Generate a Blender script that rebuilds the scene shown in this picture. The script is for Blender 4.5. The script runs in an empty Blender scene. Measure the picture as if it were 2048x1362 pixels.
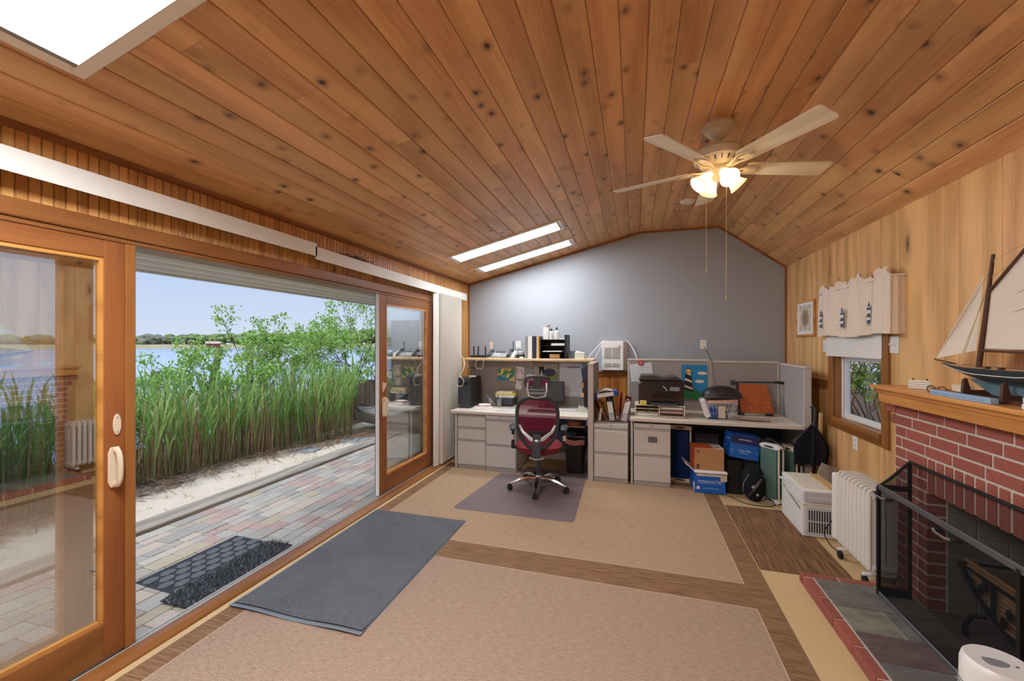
import bpy, bmesh, math, random
from mathutils import Vector, Matrix, Euler
R = math.radians
scene = bpy.context.scene
COL = scene.collection
rnd = random.Random(7)

# ------------------------------------------------------------------ camera, sky, sun, exposure
cam_d = bpy.data.cameras.new('camera'); cam = bpy.data.objects.new('camera', cam_d); COL.objects.link(cam)
cam.location = (0, 0, 1.58); cam.rotation_euler = (R(90), 0, math.atan(246/820))
cam_d.sensor_width = 36; cam_d.sensor_fit = 'HORIZONTAL'; cam_d.lens = 820/2048*36
cam_d.shift_y = 6/2048; cam_d.clip_start = 0.05; cam_d.clip_end = 2000
scene.camera = cam
vs = scene.view_settings
vs.view_transform = 'Standard'; vs.look = 'None'; vs.exposure = 0.0; vs.gamma = 1.0; vs.use_curve_mapping = False

def lin(v):
    v /= 255.0
    return v/12.92 if v <= 0.04045 else ((v+0.055)/1.055)**2.4
def C(r, g, b): return (lin(r), lin(g), lin(b), 1.0)

W = bpy.data.worlds.new('sky'); scene.world = W; W.use_nodes = True
wn = W.node_tree; wn.nodes.clear()
_tc = wn.nodes.new('ShaderNodeTexCoord'); _sep = wn.nodes.new('ShaderNodeSeparateXYZ')
_rmp = wn.nodes.new('ShaderNodeValToRGB'); _bg = wn.nodes.new('ShaderNodeBackground'); _out = wn.nodes.new('ShaderNodeOutputWorld')
wn.links.new(_tc.outputs['Generated'], _sep.inputs[0]); wn.links.new(_sep.outputs['Z'], _rmp.inputs[0])
_rmp.color_ramp.elements[0].position = 0.0; _rmp.color_ramp.elements[0].color = C(214, 226, 246)
_rmp.color_ramp.elements[1].position = 0.7; _rmp.color_ramp.elements[1].color = C(140, 176, 232)
_e = _rmp.color_ramp.elements.new(0.22); _e.color = C(176, 203, 243)
wn.links.new(_rmp.outputs[0], _bg.inputs[0]); wn.links.new(_bg.outputs[0], _out.inputs[0]); _bg.inputs[1].default_value = 1.0

_s = bpy.data.lights.new('sun', 'SUN'); _s.energy = 3.6; _s.angle = R(35); _s.color = (1.0, 0.96, 0.9)
sun = bpy.data.objects.new('sun', _s); COL.objects.link(sun)
sun.rotation_euler = Vector((0.25, 0.62, -1.0)).to_track_quat('-Z', 'Y').to_euler()

TROFFER = 44.0     # radiance of the fluorescent diffusers
BULB = 240.0        # radiance of the fan bulbs

# ------------------------------------------------------------------ mesh helpers
class MB:
    """collects faces; f entries are (indices, material slot)"""
    def __init__(s): s.v = []; s.f = []
    def add(s, vs, fs, m=0):
        o = len(s.v); s.v += [tuple(v) for v in vs]; s.f += [([i+o for i in f], m) for f in fs]; return s
    def bx(s, x0, x1, y0, y1, z0, z1, m=0):
        return s.add([(x0,y0,z0),(x1,y0,z0),(x1,y1,z0),(x0,y1,z0),(x0,y0,z1),(x1,y0,z1),(x1,y1,z1),(x0,y1,z1)],
                     [(3,2,1,0),(4,5,6,7),(0,1,5,4),(1,2,6,5),(2,3,7,6),(3,0,4,7)], m)
    def box(s, c, d, rot=None, m=0):
        hx, hy, hz = d[0]/2, d[1]/2, d[2]/2
        M = (Euler(rot).to_matrix() if rot else Matrix.Identity(3)); c = Vector(c)
        vs = [M @ Vector(p) + c for p in ((-hx,-hy,-hz),(hx,-hy,-hz),(hx,hy,-hz),(-hx,hy,-hz),(-hx,-hy,hz),(hx,-hy,hz),(hx,hy,hz),(-hx,hy,hz))]
        return s.add(vs, [(3,2,1,0),(4,5,6,7),(0,1,5,4),(1,2,6,5),(2,3,7,6),(3,0,4,7)], m)
    def ring(s, c, ax, r, n, ph=0, ref=None):
        ax = Vector(ax).normalized()
        a = (Vector(ref) - ax*ax.dot(Vector(ref))).normalized() if ref is not None else ax.orthogonal().normalized()
        b = ax.cross(a); c = Vector(c)
        rr = r if hasattr(r, '__len__') else (r, r)
        return [c + a*math.cos(2*math.pi*i/n+ph)*rr[0] + b*math.sin(2*math.pi*i/n+ph)*rr[1] for i in range(n)]
    def tube(s, pts, r, n=8, m=0, caps=True, ref=None):
        pts = [Vector(p) for p in pts]; k = len(pts); o = len(s.v)
        rs = r if hasattr(r, '__len__') else [r]*k
        ref = Vector(ref) if ref is not None else None
        for i, p in enumerate(pts):
            t = (pts[min(i+1, k-1)] - pts[max(i-1, 0)])
            if t.length < 1e-9: t = Vector((0,0,1))
            t.normalize()
            if ref is None: ref = t.orthogonal()
            ref = (ref - t*t.dot(ref))
            ref = ref.normalized() if ref.length > 1e-6 else t.orthogonal().normalized()
            s.v += [tuple(v) for v in s.ring(p, t, rs[i], n, 0, ref)]
        for i in range(k-1):
            for j in range(n):
                a, b = o+i*n+j, o+i*n+(j+1) % n
                s.f.append(([a, b, b+n, a+n], m))
        if caps:
            s.f.append((list(range(o, o+n))[::-1], m)); s.f.append((list(range(o+(k-1)*n, o+k*n)), m))
        return s
    def cyl(s, p0, p1, r0, r1=None, n=16, m=0): return s.tube([p0, p1], [r0, r0 if r1 is None else r1], n, m)
    def lathe(s, prof, c=(0,0,0), n=24, m=0, M=None, close=True):
        """profile [(r,z)] turned about z through c; M = optional 3x3 orientation"""
        o = len(s.v); c = Vector(c); k = len(prof)
        for r, z in prof:
            for j in range(n):
                a = 2*math.pi*j/n; p = Vector((r*math.cos(a), r*math.sin(a), z))
                s.v.append(tuple((M @ p if M else p) + c))
        for i in range(k-1):
            for j in range(n):
                a, b = o+i*n+j, o+i*n+(j+1) % n
                s.f.append(([a, b, b+n, a+n], m))
        if close:
            s.f.append((list(range(o, o+n))[::-1], m)); s.f.append((list(range(o+(k-1)*n, o+k*n)), m))
        return s
    def prism(s, poly, axis, a, b, m=0):
        """extrude 2D polygon along axis: 'x' poly=(y,z), 'y' poly=(x,z), 'z' poly=(x,y)"""
        def P(p, t): return {'x': (t, p[0], p[1]), 'y': (p[0], t, p[1]), 'z': (p[0], p[1], t)}[axis]
        n = len(poly); o = len(s.v)
        s.v += [P(p, a) for p in poly] + [P(p, b) for p in poly]
        s.f.append((list(range(o, o+n))[::-1], m)); s.f.append((list(range(o+n, o+2*n)), m))
        for i in range(n):
            j = (i+1) % n; s.f.append(([o+i, o+j, o+n+j, o+n+i], m))
        return s
    def grid(s, fn, nu, nv, m=0, closeu=False):
        o = len(s.v)
        for j in range(nv+1):
            for i in range(nu+1): s.v.append(tuple(fn(i/nu, j/nv)))
        for j in range(nv):
            for i in range(nu):
                a = o+j*(nu+1)+i; s.f.append(([a, a+1, a+nu+2, a+nu+1], m))
        return s
    def sphere(s, c, r, n=12, k=8, m=0):
        rr = r if hasattr(r, '__len__') else (r, r, r)
        o = len(s.v); c = Vector(c)
        for i in range(k+1):
            t = math.pi*i/k
            for j in range(n):
                a = 2*math.pi*j/n
                s.v.append((c.x+rr[0]*math.sin(t)*math.cos(a), c.y+rr[1]*math.sin(t)*math.sin(a), c.z-rr[2]*math.cos(t)))
        for i in range(k):
            for j in range(n):
                a, b = o+i*n+j, o+i*n+(j+1) % n
                s.f.append(([a, b, b+n, a+n], m))
        return s
    def mesh(s, name, mats, bevel=0, smooth=False, seg=1, fix=True):
        me = bpy.data.meshes.new(name); me.from_pydata(s.v, [], [f for f, _ in s.f]); 
        for mt in mats: me.materials.append(mt)
        me.polygons.foreach_set('material_index', [m for _, m in s.f])
        if fix or bevel:
            bm = bmesh.new(); bm.from_mesh(me)
            if fix:
                bmesh.ops.remove_doubles(bm, verts=bm.verts, dist=1e-6)
                bmesh.ops.recalc_face_normals(bm, faces=bm.faces)
            if bevel:
                es = [e for e in bm.edges if len(e.link_faces) == 2 and e.calc_face_angle(0) > 0.6]
                bmesh.ops.bevel(bm, geom=es, offset=bevel, offset_type='OFFSET', segments=seg, profile=0.6, affect='EDGES', clamp_overlap=True)
            bm.to_mesh(me); bm.free()
        if smooth:
            me.shade_smooth(); me.set_sharp_from_angle(angle=R(40))
        return me

def put(name, mb, mats, parent=None, loc=(0,0,0), rot=(0,0,0), bevel=0, smooth=False, seg=1, fix=True, label=None):
    """link the collected shape as ONE mesh object"""
    if not isinstance(mats, (list, tuple)): mats = [mats]
    me = mb if isinstance(mb, bpy.types.Mesh) else mb.mesh(name, mats, bevel, smooth, seg, fix)
    o = bpy.data.objects.new(name, me); COL.objects.link(o)
    o.location = loc; o.rotation_euler = rot
    if parent is not None: o.parent = parent
    if label: o['label'] = label
    return o
def tag(o, label, cat, group=None, kind=None):
    o['label'] = label; o['category'] = cat
    if group: o['group'] = group
    if kind: o['kind'] = kind
    return o
def thing(name, label, cat, loc=(0,0,0), rot=(0,0,0), group=None):
    o = bpy.data.objects.new(name, None); COL.objects.link(o); o.empty_display_size = 0.05
    o.location = loc; o.rotation_euler = rot if hasattr(rot, '__len__') else (0,0,rot)
    return tag(o, label, cat, group)
def struct(name, mb, mats, parent=None, **k):
    o = put(name, mb, mats, parent, **k)
    if parent is None: o['kind'] = 'structure'
    return o
def text(body, size, mat, parent, loc, rot, name='lettering', ext=0.0004, align='LEFT'):
    cu = bpy.data.curves.new(name, 'FONT'); cu.body = body; cu.size = size; cu.extrude = ext; cu.align_x = align; cu.resolution_u = 2
    t = bpy.data.objects.new(name, cu); COL.objects.link(t)
    dg = bpy.context.evaluated_depsgraph_get(); me = bpy.data.meshes.new_from_object(t.evaluated_get(dg))
    bpy.data.objects.remove(t); me.materials.clear(); me.materials.append(mat)
    o = bpy.data.objects.new(name, me); COL.objects.link(o); o.parent = parent; o.location = loc; o.rotation_euler = rot
    return o

# ------------------------------------------------------------------ material helpers
class NT:
    def __init__(s, name):
        s.m = bpy.data.materials.new(name); s.m.use_nodes = True; s.t = s.m.node_tree; s.t.nodes.clear()
        s.out = s.n('OutputMaterial'); s.b = s.n('BsdfPrincipled'); s.l(s.b.outputs[0], s.out.inputs[0])
    def n(s, typ, **kw):
        nd = s.t.nodes.new('ShaderNode'+typ)
        for k, v in kw.items():
            if k.startswith('i_'):
                key = k[2:].replace('_', ' ')
                sock = nd.inputs[int(key)] if key.isdigit() else nd.inputs[key]
                if isinstance(v, bpy.types.NodeSocket): s.l(v, sock)
                else: sock.default_value = v
            else: setattr(nd, k, v)
        return nd
    def l(s, a, b): s.t.links.new(a, b)
    def math(s, op, a, b=0.0, clamp=False):
        nd = s.n('Math', operation=op); nd.use_clamp = clamp
        for i, v in enumerate((a, b)):
            if isinstance(v, bpy.types.NodeSocket): s.l(v, nd.inputs[i])
            else: nd.inputs[i].default_value = v
        return nd.outputs[0]
    def ramp(s, fac, *stops):
        nd = s.n('ValToRGB'); s.l(fac, nd.inputs[0]); cr = nd.color_ramp
        cr.elements[0].position, cr.elements[0].color = stops[0]; cr.elements[1].position, cr.elements[1].color = stops[-1]
        for p, c in stops[1:-1]: e = cr.elements.new(p); e.color = c
        return nd.outputs[0]
    def mix(s, fac, a, b, bt='MIX'):
        nd = s.n('Mix', data_type='RGBA', blend_type=bt)
        for sock, v in ((nd.inputs[0], fac), (nd.inputs[6], a), (nd.inputs[7], b)):
            if isinstance(v, bpy.types.NodeSocket): s.l(v, sock)
            else: sock.default_value = v
        return nd.outputs[2]
    def pos(s): 
        if not hasattr(s, '_p'): s._p = s.n('TexCoord').outputs['Object']
        return s._p
    def vec(s, scale=(1,1,1), src=None, loc=(0,0,0), rot=(0,0,0)):
        nd = s.n('Mapping'); s.l(src or s.pos(), nd.inputs[0])
        nd.inputs['Scale'].default_value = scale; nd.inputs['Location'].default_value = loc; nd.inputs['Rotation'].default_value = rot
        return nd.outputs[0]
    def noise(s, scale, vec=None, detail=3, rough=.5, out=0, dist=0):
        nd = s.n('TexNoise', i_Scale=scale, i_Detail=detail, i_Roughness=rough, i_Distortion=dist); s.l(vec or s.pos(), nd.inputs['Vector'])
        return nd.outputs[out]
    def bump(s, h, strength=.3, dist=.01):
        nd = s.n('Bump', i_Strength=strength, i_Distance=dist); s.l(h, nd.inputs['Height']); s.l(nd.outputs[0], s.b.inputs['Normal'])
    def rand(s): return s.n('ObjectInfo').outputs['Random']
    def fin(s, col=None, rough=.5, metal=0, spec=None):
        if col is not None:
            if isinstance(col, bpy.types.NodeSocket): s.l(col, s.b.inputs['Base Color'])
            else: s.b.inputs['Base Color'].default_value = col
        if isinstance(rough, bpy.types.NodeSocket): s.l(rough, s.b.inputs['Roughness'])
        else: s.b.inputs['Roughness'].default_value = rough
        s.b.inputs['Metallic'].default_value = metal
        if spec is not None: s.b.inputs['Specular IOR Level'].default_value = spec
        return s.m

def flat(name, col, rough=.5, metal=0, var=.06, sc=9.0, spec=None):
    """plain paint/plastic/metal with a faint procedural mottling"""
    t = NT(name); nz = t.noise(sc, detail=3)
    a = tuple(c*(1-var) for c in col[:3])+(1,); b = tuple(min(1, c*(1+var)) for c in col[:3])+(1,)
    return t.fin(t.mix(nz, a, b), rough, metal, spec)
def fabric(name, col, sc=400, var=.2, rough=.9):
    t = NT(name); nz = t.noise(sc, detail=2); n2 = t.noise(6, detail=2)
    a = tuple(c*(1-var) for c in col[:3])+(1,); b = tuple(min(1, c*(1+var)) for c in col[:3])+(1,)
    c = t.mix(t.math('MULTIPLY_ADD', n2, .3), t.mix(nz, a, b), a); t.bump(nz, .25, .002)
    return t.fin(c, rough, 0, .2)
def emit(name, col, strength):
    t = NT(name); t.b.inputs['Emission Color'].default_value = col; t.b.inputs['Emission Strength'].default_value = strength
    return t.fin((.8,.8,.8,1), .5)
def wood(name, c1, c2, cd, u=1, v=0, rough=.4, knots=0.0, rvar=.16, grain=1.0, bands=.35, kscale=(2.6, 7.0), coat=0.0):
    """c1/c2 grain colours, cd knot colour; u axis runs with the grain, v across it"""
    t = NT(name); sep = t.n('SeparateXYZ'); t.l(t.pos(), sep.inputs[0]); rn = t.rand()
    w = 3-u-v
    off = t.math('MULTIPLY', rn, 53.0)
    U = t.math('ADD', sep.outputs[u], off); V = t.math('ADD', sep.outputs[v], t.math('MULTIPLY', off, 1.7)); Wd = sep.outputs[w]
    def cv(a, b, c): 
        nd = t.n('CombineXYZ'); t.l(t.math('MULTIPLY', U, a), nd.inputs[0]); t.l(t.math('MULTIPLY', V, b), nd.inputs[1]); t.l(t.math('MULTIPLY', Wd, c), nd.inputs[2]); return nd.outputs[0]
    fine = t.noise(1.0, cv(3.0, 110, 110), 4, .6)
    wv = t.n('TexWave', wave_type='BANDS', bands_direction='Y', i_Scale=1.0, i_Distortion=9.0, i_Detail=3.0, i_Detail_Scale=1.2); t.l(cv(.5, 1.5*grain, 1.5), wv.inputs['Vector'])
    wide = t.noise(1.0, cv(.7, 6, 6), 3, .5)
    f = t.math('ADD', t.math('MULTIPLY', fine, .55), t.math('ADD', t.math('MULTIPLY', wv.outputs['Fac'], bands), t.math('MULTIPLY', wide, .35)))
    col = t.ramp(f, (.3, c2), (.62, c1), (.95, tuple(min(1, q*1.18) for q in c1[:3])+(1,)))
    if knots:
        vo = t.n('TexVoronoi', i_Scale=1.0, i_Randomness=1.0); t.l(cv(kscale[0], kscale[1], 0.0), vo.inputs['Vector'])
        sel = t.math('GREATER_THAN', t.n('SeparateColor', i_0=vo.outputs['Color']).outputs[0], 1-knots)
        wob = t.math('ADD', vo.outputs['Distance'], t.math('MULTIPLY', t.math('SUBTRACT', t.noise(1.0, cv(14, 30, 0), 3, .6), .5), .16))
        k = t.ramp(wob, (.05, (1,1,1,1)), (.14, (.35,.35,.35,1)), (.30, (0,0,0,1)))
        col = t.mix(t.math('MULTIPLY', k, sel), col, cd)
    hsv = t.n('HueSaturation'); t.l(col, hsv.inputs['Color'])
    t.l(t.math('ADD', t.math('MULTIPLY', t.math('SUBTRACT', rn, .5), 2*rvar), 1.0), hsv.inputs['Value'])
    t.l(t.math('ADD', t.math('MULTIPLY', t.math('SUBTRACT', t.math('FRACT', t.math('MULTIPLY', rn, 17.3)), .5), .012), .5), hsv.inputs['Hue'])
    t.bump(fine, .08, .002)
    if coat: t.b.inputs['Coat Weight'].default_value = coat; t.b.inputs['Coat Roughness'].default_value = .2
    return t.fin(hsv.outputs[0], rough)
def glass(name, tint=(.93,.96,.96,1), boost=2.2, base=.03, fixed=None):
    t = NT(name); t.t.nodes.remove(t.b)
    tr = t.n('BsdfTransparent'); tr.inputs[0].default_value = tint
    gl = t.n('BsdfGlossy'); gl.inputs['Roughness'].default_value = 0.0; gl.inputs[0].default_value = (.95,.97,.98,1)
    bf = t.n('NewGeometry').outputs['Backfacing']; ior = t.math('ADD', t.math('MULTIPLY', bf, 1/1.5-1.5), 1.5); fr = t.n('Fresnel'); t.l(ior, fr.inputs['IOR']); fac = t.math('ADD', t.math('MULTIPLY', fr.outputs[0], boost), base, True)
    mx = t.n('MixShader'); t.l(fac, mx.inputs[0]); t.l(tr.outputs[0], mx.inputs[1]); t.l(gl.outputs[0], mx.inputs[2]); t.l(mx.outputs[0], t.out.inputs[0])
    return t.m
def mesh_mat(name, col, opacity):
    """fine wire or net too fine to model: the same share of holes in every direction"""
    t = NT(name); tr = t.n('BsdfTransparent'); mx = t.n('MixShader'); mx.inputs[0].default_value = opacity
    t.l(tr.outputs[0], mx.inputs[1]); t.l(t.b.outputs[0], mx.inputs[2]); t.l(mx.outputs[0], t.out.inputs[0])
    return t.fin(col, .8, 0, .15)

# ------------------------------------------------------------------ materials
m_ceil = wood('pine_ceiling', C(218,170,116), C(186,132,82), C(74,46,30), u=1, v=0, rough=.38, knots=.85, rvar=.12, bands=.22, kscale=(5.4, 7.4))
m_wallwood = wood('knotty_paneling', C(222,178,124), C(190,140,88), C(112,70,38), u=2, v=1, rough=.4, knots=.34, rvar=.06, bands=.32, grain=.9, kscale=(1.6, 5.0))
m_bead = wood('beadboard_oak', C(206,152,90), C(172,116,60), C(90,52,22), u=2, v=1, rough=.42, knots=.04, rvar=.1, bands=.35)
m_wains = wood('wainscot', C(198,134,66), C(160,98,42), C(90,52,22), u=2, v=0, rough=.4, knots=.05, rvar=.1)
m_trimY = wood('stained_trim', C(150,96,50), C(118,70,32), C(80,44,20), u=1, v=2, rough=.35, rvar=.05, bands=.25)
m_trimX = wood('stained_trim_cross', C(150,96,50), C(118,70,32), C(80,44,20), u=0, v=2, rough=.35, rvar=.05, bands=.25)
m_trimZ = wood('stained_stile', C(152,96,50), C(120,72,32), C(80,44,20), u=2, v=1, rough=.35, rvar=.05, bands=.25)
m_oakY = wood('mantel_oak', C(212,150,80), C(178,114,54), C(100,56,24), u=1, v=2, rough=.32, rvar=.04, bands=.3)
m_ply = (lambda t: t.fin(t.mix(t.math('GREATER_THAN', t.noise(7, detail=5, rough=.7), .66), t.mix(t.noise(1.0, t.vec((8, 1.5, 1)), 4), C(216,190,146), C(198,168,122)), C(178,144,98)), .6))(NT('plywood_subfloor'))
m_blue = (lambda t: t.fin(t.mix(t.noise(1.2), C(166,171,180), C(156,161,171)), .55))(NT('blue_grey_wall_paint'))
m_white = flat('white_vinyl', C(226,224,218), .45, var=.02)
m_white2 = flat('white_enamel', C(236,235,232), .35, var=.02)
m_cream = flat('cream_plastic', C(222,210,186), .4, var=.03)
m_beige = flat('beige_handle', C(226,208,184), .35, var=.02)
m_glass = glass('coated_door_glass', boost=1.6, base=.3)
m_glass2 = glass('outer_window_glass', boost=1.3, base=.0)
m_alu = flat('brushed_aluminium', C(196,194,190), .45, .35, var=.05)
m_chrome = flat('chrome', C(225,225,225), .12, 1.0, var=.02)
m_black = flat('black_plastic', C(28,28,30), .45, var=.1)
m_blackm = flat('black_iron', C(22,22,24), .55, .3, var=.2)
m_dgrey = flat('dark_grey_plastic', C(58,64,72), .45, var=.08)
m_grey = flat('grey_plastic', C(140,142,146), .45, var=.05)
m_rubber = flat('rubber', C(20,20,22), .7)
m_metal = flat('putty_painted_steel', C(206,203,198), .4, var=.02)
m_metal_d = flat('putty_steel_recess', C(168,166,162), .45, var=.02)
m_lam = flat('desk_laminate', C(214,206,194), .45, var=.03, sc=30)
m_maple = wood('shelf_maple', C(226,198,156), C(204,170,122), C(150,110,70), u=0, v=1, rough=.4, rvar=.02)
m_pfab = fabric('panel_fabric', C(166,160,158), 300, .12)
m_ptrim = flat('panel_trim', C(196,188,180), .45, var=.02)
m_paper = flat('white_paper', C(236,236,238), .8, var=.02)
m_card = flat('corrugated_cardboard', C(186,140,98), .8, var=.06, sc=20)
m_bluebox = flat('blue_carton', C(28,104,200), .5, var=.08)
m_navy = flat('navy_print', C(38,42,98), .5, var=.08)
m_red = flat('red_cover', C(178,40,44), .5)
m_mar = flat('maroon_cover', C(110,34,52), .5)
m_bcov = flat('blue_cover', C(30,72,160), .45)
m_ncov = flat('navy_cover', C(38,44,66), .5)
m_ocov = flat('orange_cover', C(214,146,44), .5)
m_tan = flat('tan_board', C(206,170,120), .6)
m_kraft = flat('kraft', C(190,140,92), .7)
m_yel = flat('yellow_pad', C(222,206,112), .7)
m_brick = (lambda t: t.fin(t.mix(t.math('MULTIPLY', t.rand(), .55), t.mix(t.noise(40, detail=4), C(172,98,82), C(142,76,64)), C(132,72,66)), .85))(NT('red_brick'))
m_mortar = flat('mortar', C(196,186,174), .9, var=.1, sc=60)
m_fire = (lambda t: t.fin(t.mix(t.noise(9, detail=4), C(136,132,122), C(98,94,88)), .9))(NT('sooty_firebrick'))
m_rope = flat('rigging_cord', C(214,186,140), .8)
def slate_m(name, c):
    t = NT(name); nz = t.noise(1.0, t.vec((7, 18, 7)), 6, .65); t.bump(nz, .25, .004)
    return t.fin(t.ramp(nz, (.3, tuple(q*.62 for q in c[:3])+(1,)), (.55, c), (.75, tuple(min(1,q*1.35) for q in c[:3])+(1,))), .6)
m_sl1 = slate_m('slate_grey', C(112,110,106)); m_sl2 = slate_m('slate_green', C(132,128,116)); m_sl3 = slate_m('slate_purple', C(104,88,88))
# ================================================================== THE ROOM
XL, XR, YB, YF = -2.5, 1.834, 5.96, -1.7
ZL, ZA, ZR = 2.51, 3.13, 2.552          # ceiling heights: left wall, flat crest, right wall
XA, XB = 0.065, 1.058                    # crest folds
def ceil_z(x): return ZL+(ZA-ZL)*(x-XL)/(XA-XL) if x < XA else (ZA if x < XB else ZA+(ZR-ZA)*(x-XB)/(XR-XB))

floor = struct('floor', MB().bx(XL, XR+.15, YF, YB, -.05, 0), m_ply)

# ---- ceiling: sheathing with every board nailed under it
cl = MB(); T = .012
prof = [(XL-.12, ceil_z(XL)-.12*(ZA-ZL)/(XA-XL)), (XA, ZA), (XB, ZA), (XR+.12, ZR-.12*(ZA-ZR)/(XR-XB))]
cl.prism([(x, z+T) for x, z in prof] + [(x, z+.12) for x, z in reversed(prof)], 'y', YF-.1, YB+.1)
ceiling = struct('ceiling', cl, m_ceil)
def board_rows(x0, z0, x1, z1, n, seed):
    rg = random.Random(seed); L = math.hypot(x1-x0, z1-z0); dx, dz = (x1-x0)/L, (z1-z0)/L; nx, nz = -dz, dx
    if nz < 0: nx, nz = -nx, -nz
    p = L/n; g = .0016; ch = .005
    for i in range(n):
        a, b = i*p+g, (i+1)*p-g
        def q(s, h): return (x0+dx*s+nx*h, z0+dz*s+nz*h)
        poly = [q(a, T), q(a, ch*.8), q(a+ch, 0), q(b-ch, 0), q(b, ch*.8), q(b, T)]
        y = YF; cuts = [YF]; y += rg.uniform(.6, 3.0)
        while y < YB-.5: cuts.append(y); y += rg.uniform(1.6, 3.7)
        cuts.append(YB)
        for c0, c1 in zip(cuts, cuts[1:]):
            put('board', MB().prism(poly, 'y', c0+.0006, c1-.0006), m_ceil, ceiling)
board_rows(XL, ZL, XA, ZA, 19, 1); board_rows(XA, ZA, XB, ZA, 7, 2); board_rows(XB, ZA, XR, ZR, 7, 3)

# ---- left wall: header over the doors and two solid ends, beaded strips on the face
D0, D1 = .33, 4.75                       # rough opening of the sliding doors
wl = MB().bx(XL-.16, XL-.008, YF, D0, -.05, 2.53).bx(XL-.16, XL-.008, D1, YB, -.05, 2.53).bx(XL-.16, XL-.008, D0, D1, 2.1, 2.53)
wall_left = struct('wall_left', wl, m_bead)
def strip_mesh(z0, z1, w):
    return MB().prism([(-.008, -w/2+.0015), (-.0035, -w/2+.0015), (0, -w/2+.005), (0, w/2-.005), (-.0035, w/2-.0015), (-.008, w/2-.0015)], 'z', z0, z1).mesh('strip', [m_bead])
ms_top, ms_full = strip_mesh(2.1, 2.512, .0405), strip_mesh(0, 2.512, .0405)
y = .02
while y < YB-.02:
    o = put('strip', ms_full if (y < D0-.02 or y > D1+.02) else ms_top, m_bead, wall_left, loc=(XL, y, 0)); y += .0405
put('strip', strip_mesh(0, 2.512, 1.7), m_bead, wall_left, loc=(XL, -.86, 0))

# ---- back wall: painted gable over a board wainscot
wb = MB().prism([(XL-.1, 1.15), (XR+.1, 1.15), (XR+.1, ceil_z(XR)), (XB, ZA+.02), (XA, ZA+.02), (XL-.1, ceil_z(XL))], 'y', YB, YB+.1)
wb.bx(XL-.1, XR+.1, YB+.012, YB+.1, -.05, 1.15, 1)
wall_back = struct('wall_back', wb, [m_blue, m_wains])
n = 40; w = (XR-XL)/n
pm = MB().prism([(-w/2+.0015, .012), (-w/2+.0015, .004), (-w/2+.005, 0), (w/2-.005, 0), (w/2-.0015, .004), (w/2-.0015, .012)], 'z', 0, 1.14).mesh('plank', [m_wains])
for i in range(n): put('plank', pm, m_wains, wall_back, loc=(XL+(i+.5)*w, YB, 0))
struct('trim_1', MB().prism([(YB, 1.115), (YB-.012, 1.12), (YB-.014, 1.16), (YB-.026, 1.175), (YB-.026, 1.192), (YB, 1.192)], 'x', XL, XR), m_trimX)
struct('baseboard_back', MB().bx(XL, XR, YB-.015, YB, 0, .1), m_trimX, bevel=.003)
tm = MB()
for (xa, za), (xb, zb) in (((XL, ZL), (XA, ZA)), ((XA, ZA), (XB, ZA)), ((XB, ZA), (XR, ZR))):
    tm.prism([(xa, za-.028), (xb, zb-.028), (xb, zb), (xa, za)], 'y', YB-.016, YB)
struct('trim_2', tm, m_trimX)
struct('trim_3', MB().prism([(XL, ZL-.03), (XL+.018, ZL-.02), (XL+.018, ZL+.004), (XL, ZL)], 'y', YF, YB), m_trimY)
struct('trim_4', MB().bx(XR-.02, XR, YB-.02, YB, 0, ZR), m_trimZ)
struct('trim_5', MB().bx(XL, XL+.02, YB-.02, YB, 0, ZL), m_trimZ)
struct('wall_front', MB().prism([(XL-.1, -.05), (XR+.1, -.05), (XR+.1, ceil_z(XR)), (XB, ZA+.02), (XA, ZA+.02), (XL-.1, ceil_z(XL))], 'y', YF-.1, YF), m_wallwood)

# ---- right wall: random width planks around the window and the chimney breast
W0, W1, WZ0, WZ1 = 3.82, 4.66, .87, 1.98
wr = MB()
for a in ((W1, YB+.1, 0, 2.56), (W0, W1, 0, WZ0), (W0, W1, WZ1, 2.56), (3.2, W0, 0, 2.56), (.6, 3.2, 1.2, 2.56), (YF-.1, .6, 0, 2.56)):
    wr.bx(XR+.012, XR+.13, a[0], a[1], a[2]-.02 if a[2] == 0 else a[2], a[3])
wall_right = struct('wall_right', wr, m_wallwood)
rg = random.Random(5); y = YB
def plank(y0, y1, z0, z1):
    g, c = .0008, .0025
    put('plank', MB().prism([(XR+.012, y0+g), (XR+.004, y0+g), (XR, y0+g+c), (XR, y1-g-c), (XR+.004, y1-g), (XR+.012, y1-g)], 'z', z0, z1), m_wallwood, wall_right)
while y > YF+.02:
    w = rg.choice((.12, .16, .2, .25, .3)); y0 = max(y-w, YF)
    for edge in (W0, W1, 3.2, .6):
        if y0 < edge < y: y0 = edge if y-edge > .03 else y0
    ym = (y+y0)/2
    if W0 <= ym <= W1: plank(y0, y, 0, WZ0); plank(y0, y, WZ1, 2.56)
    elif .6 <= ym <= 3.2: plank(y0, y, 1.2, 2.56)
    else: plank(y0, y, 0, 2.56)
    y = y0
struct('trim_6', MB().prism([(XR, 1.118), (XR-.012, 1.122), (XR-.012, 1.15), (XR-.02, 1.165), (XR-.026, 1.2), (XR-.03, 1.212), (XR, 1.212)], 'y', 4.78, YB-.02), m_trimY)

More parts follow.
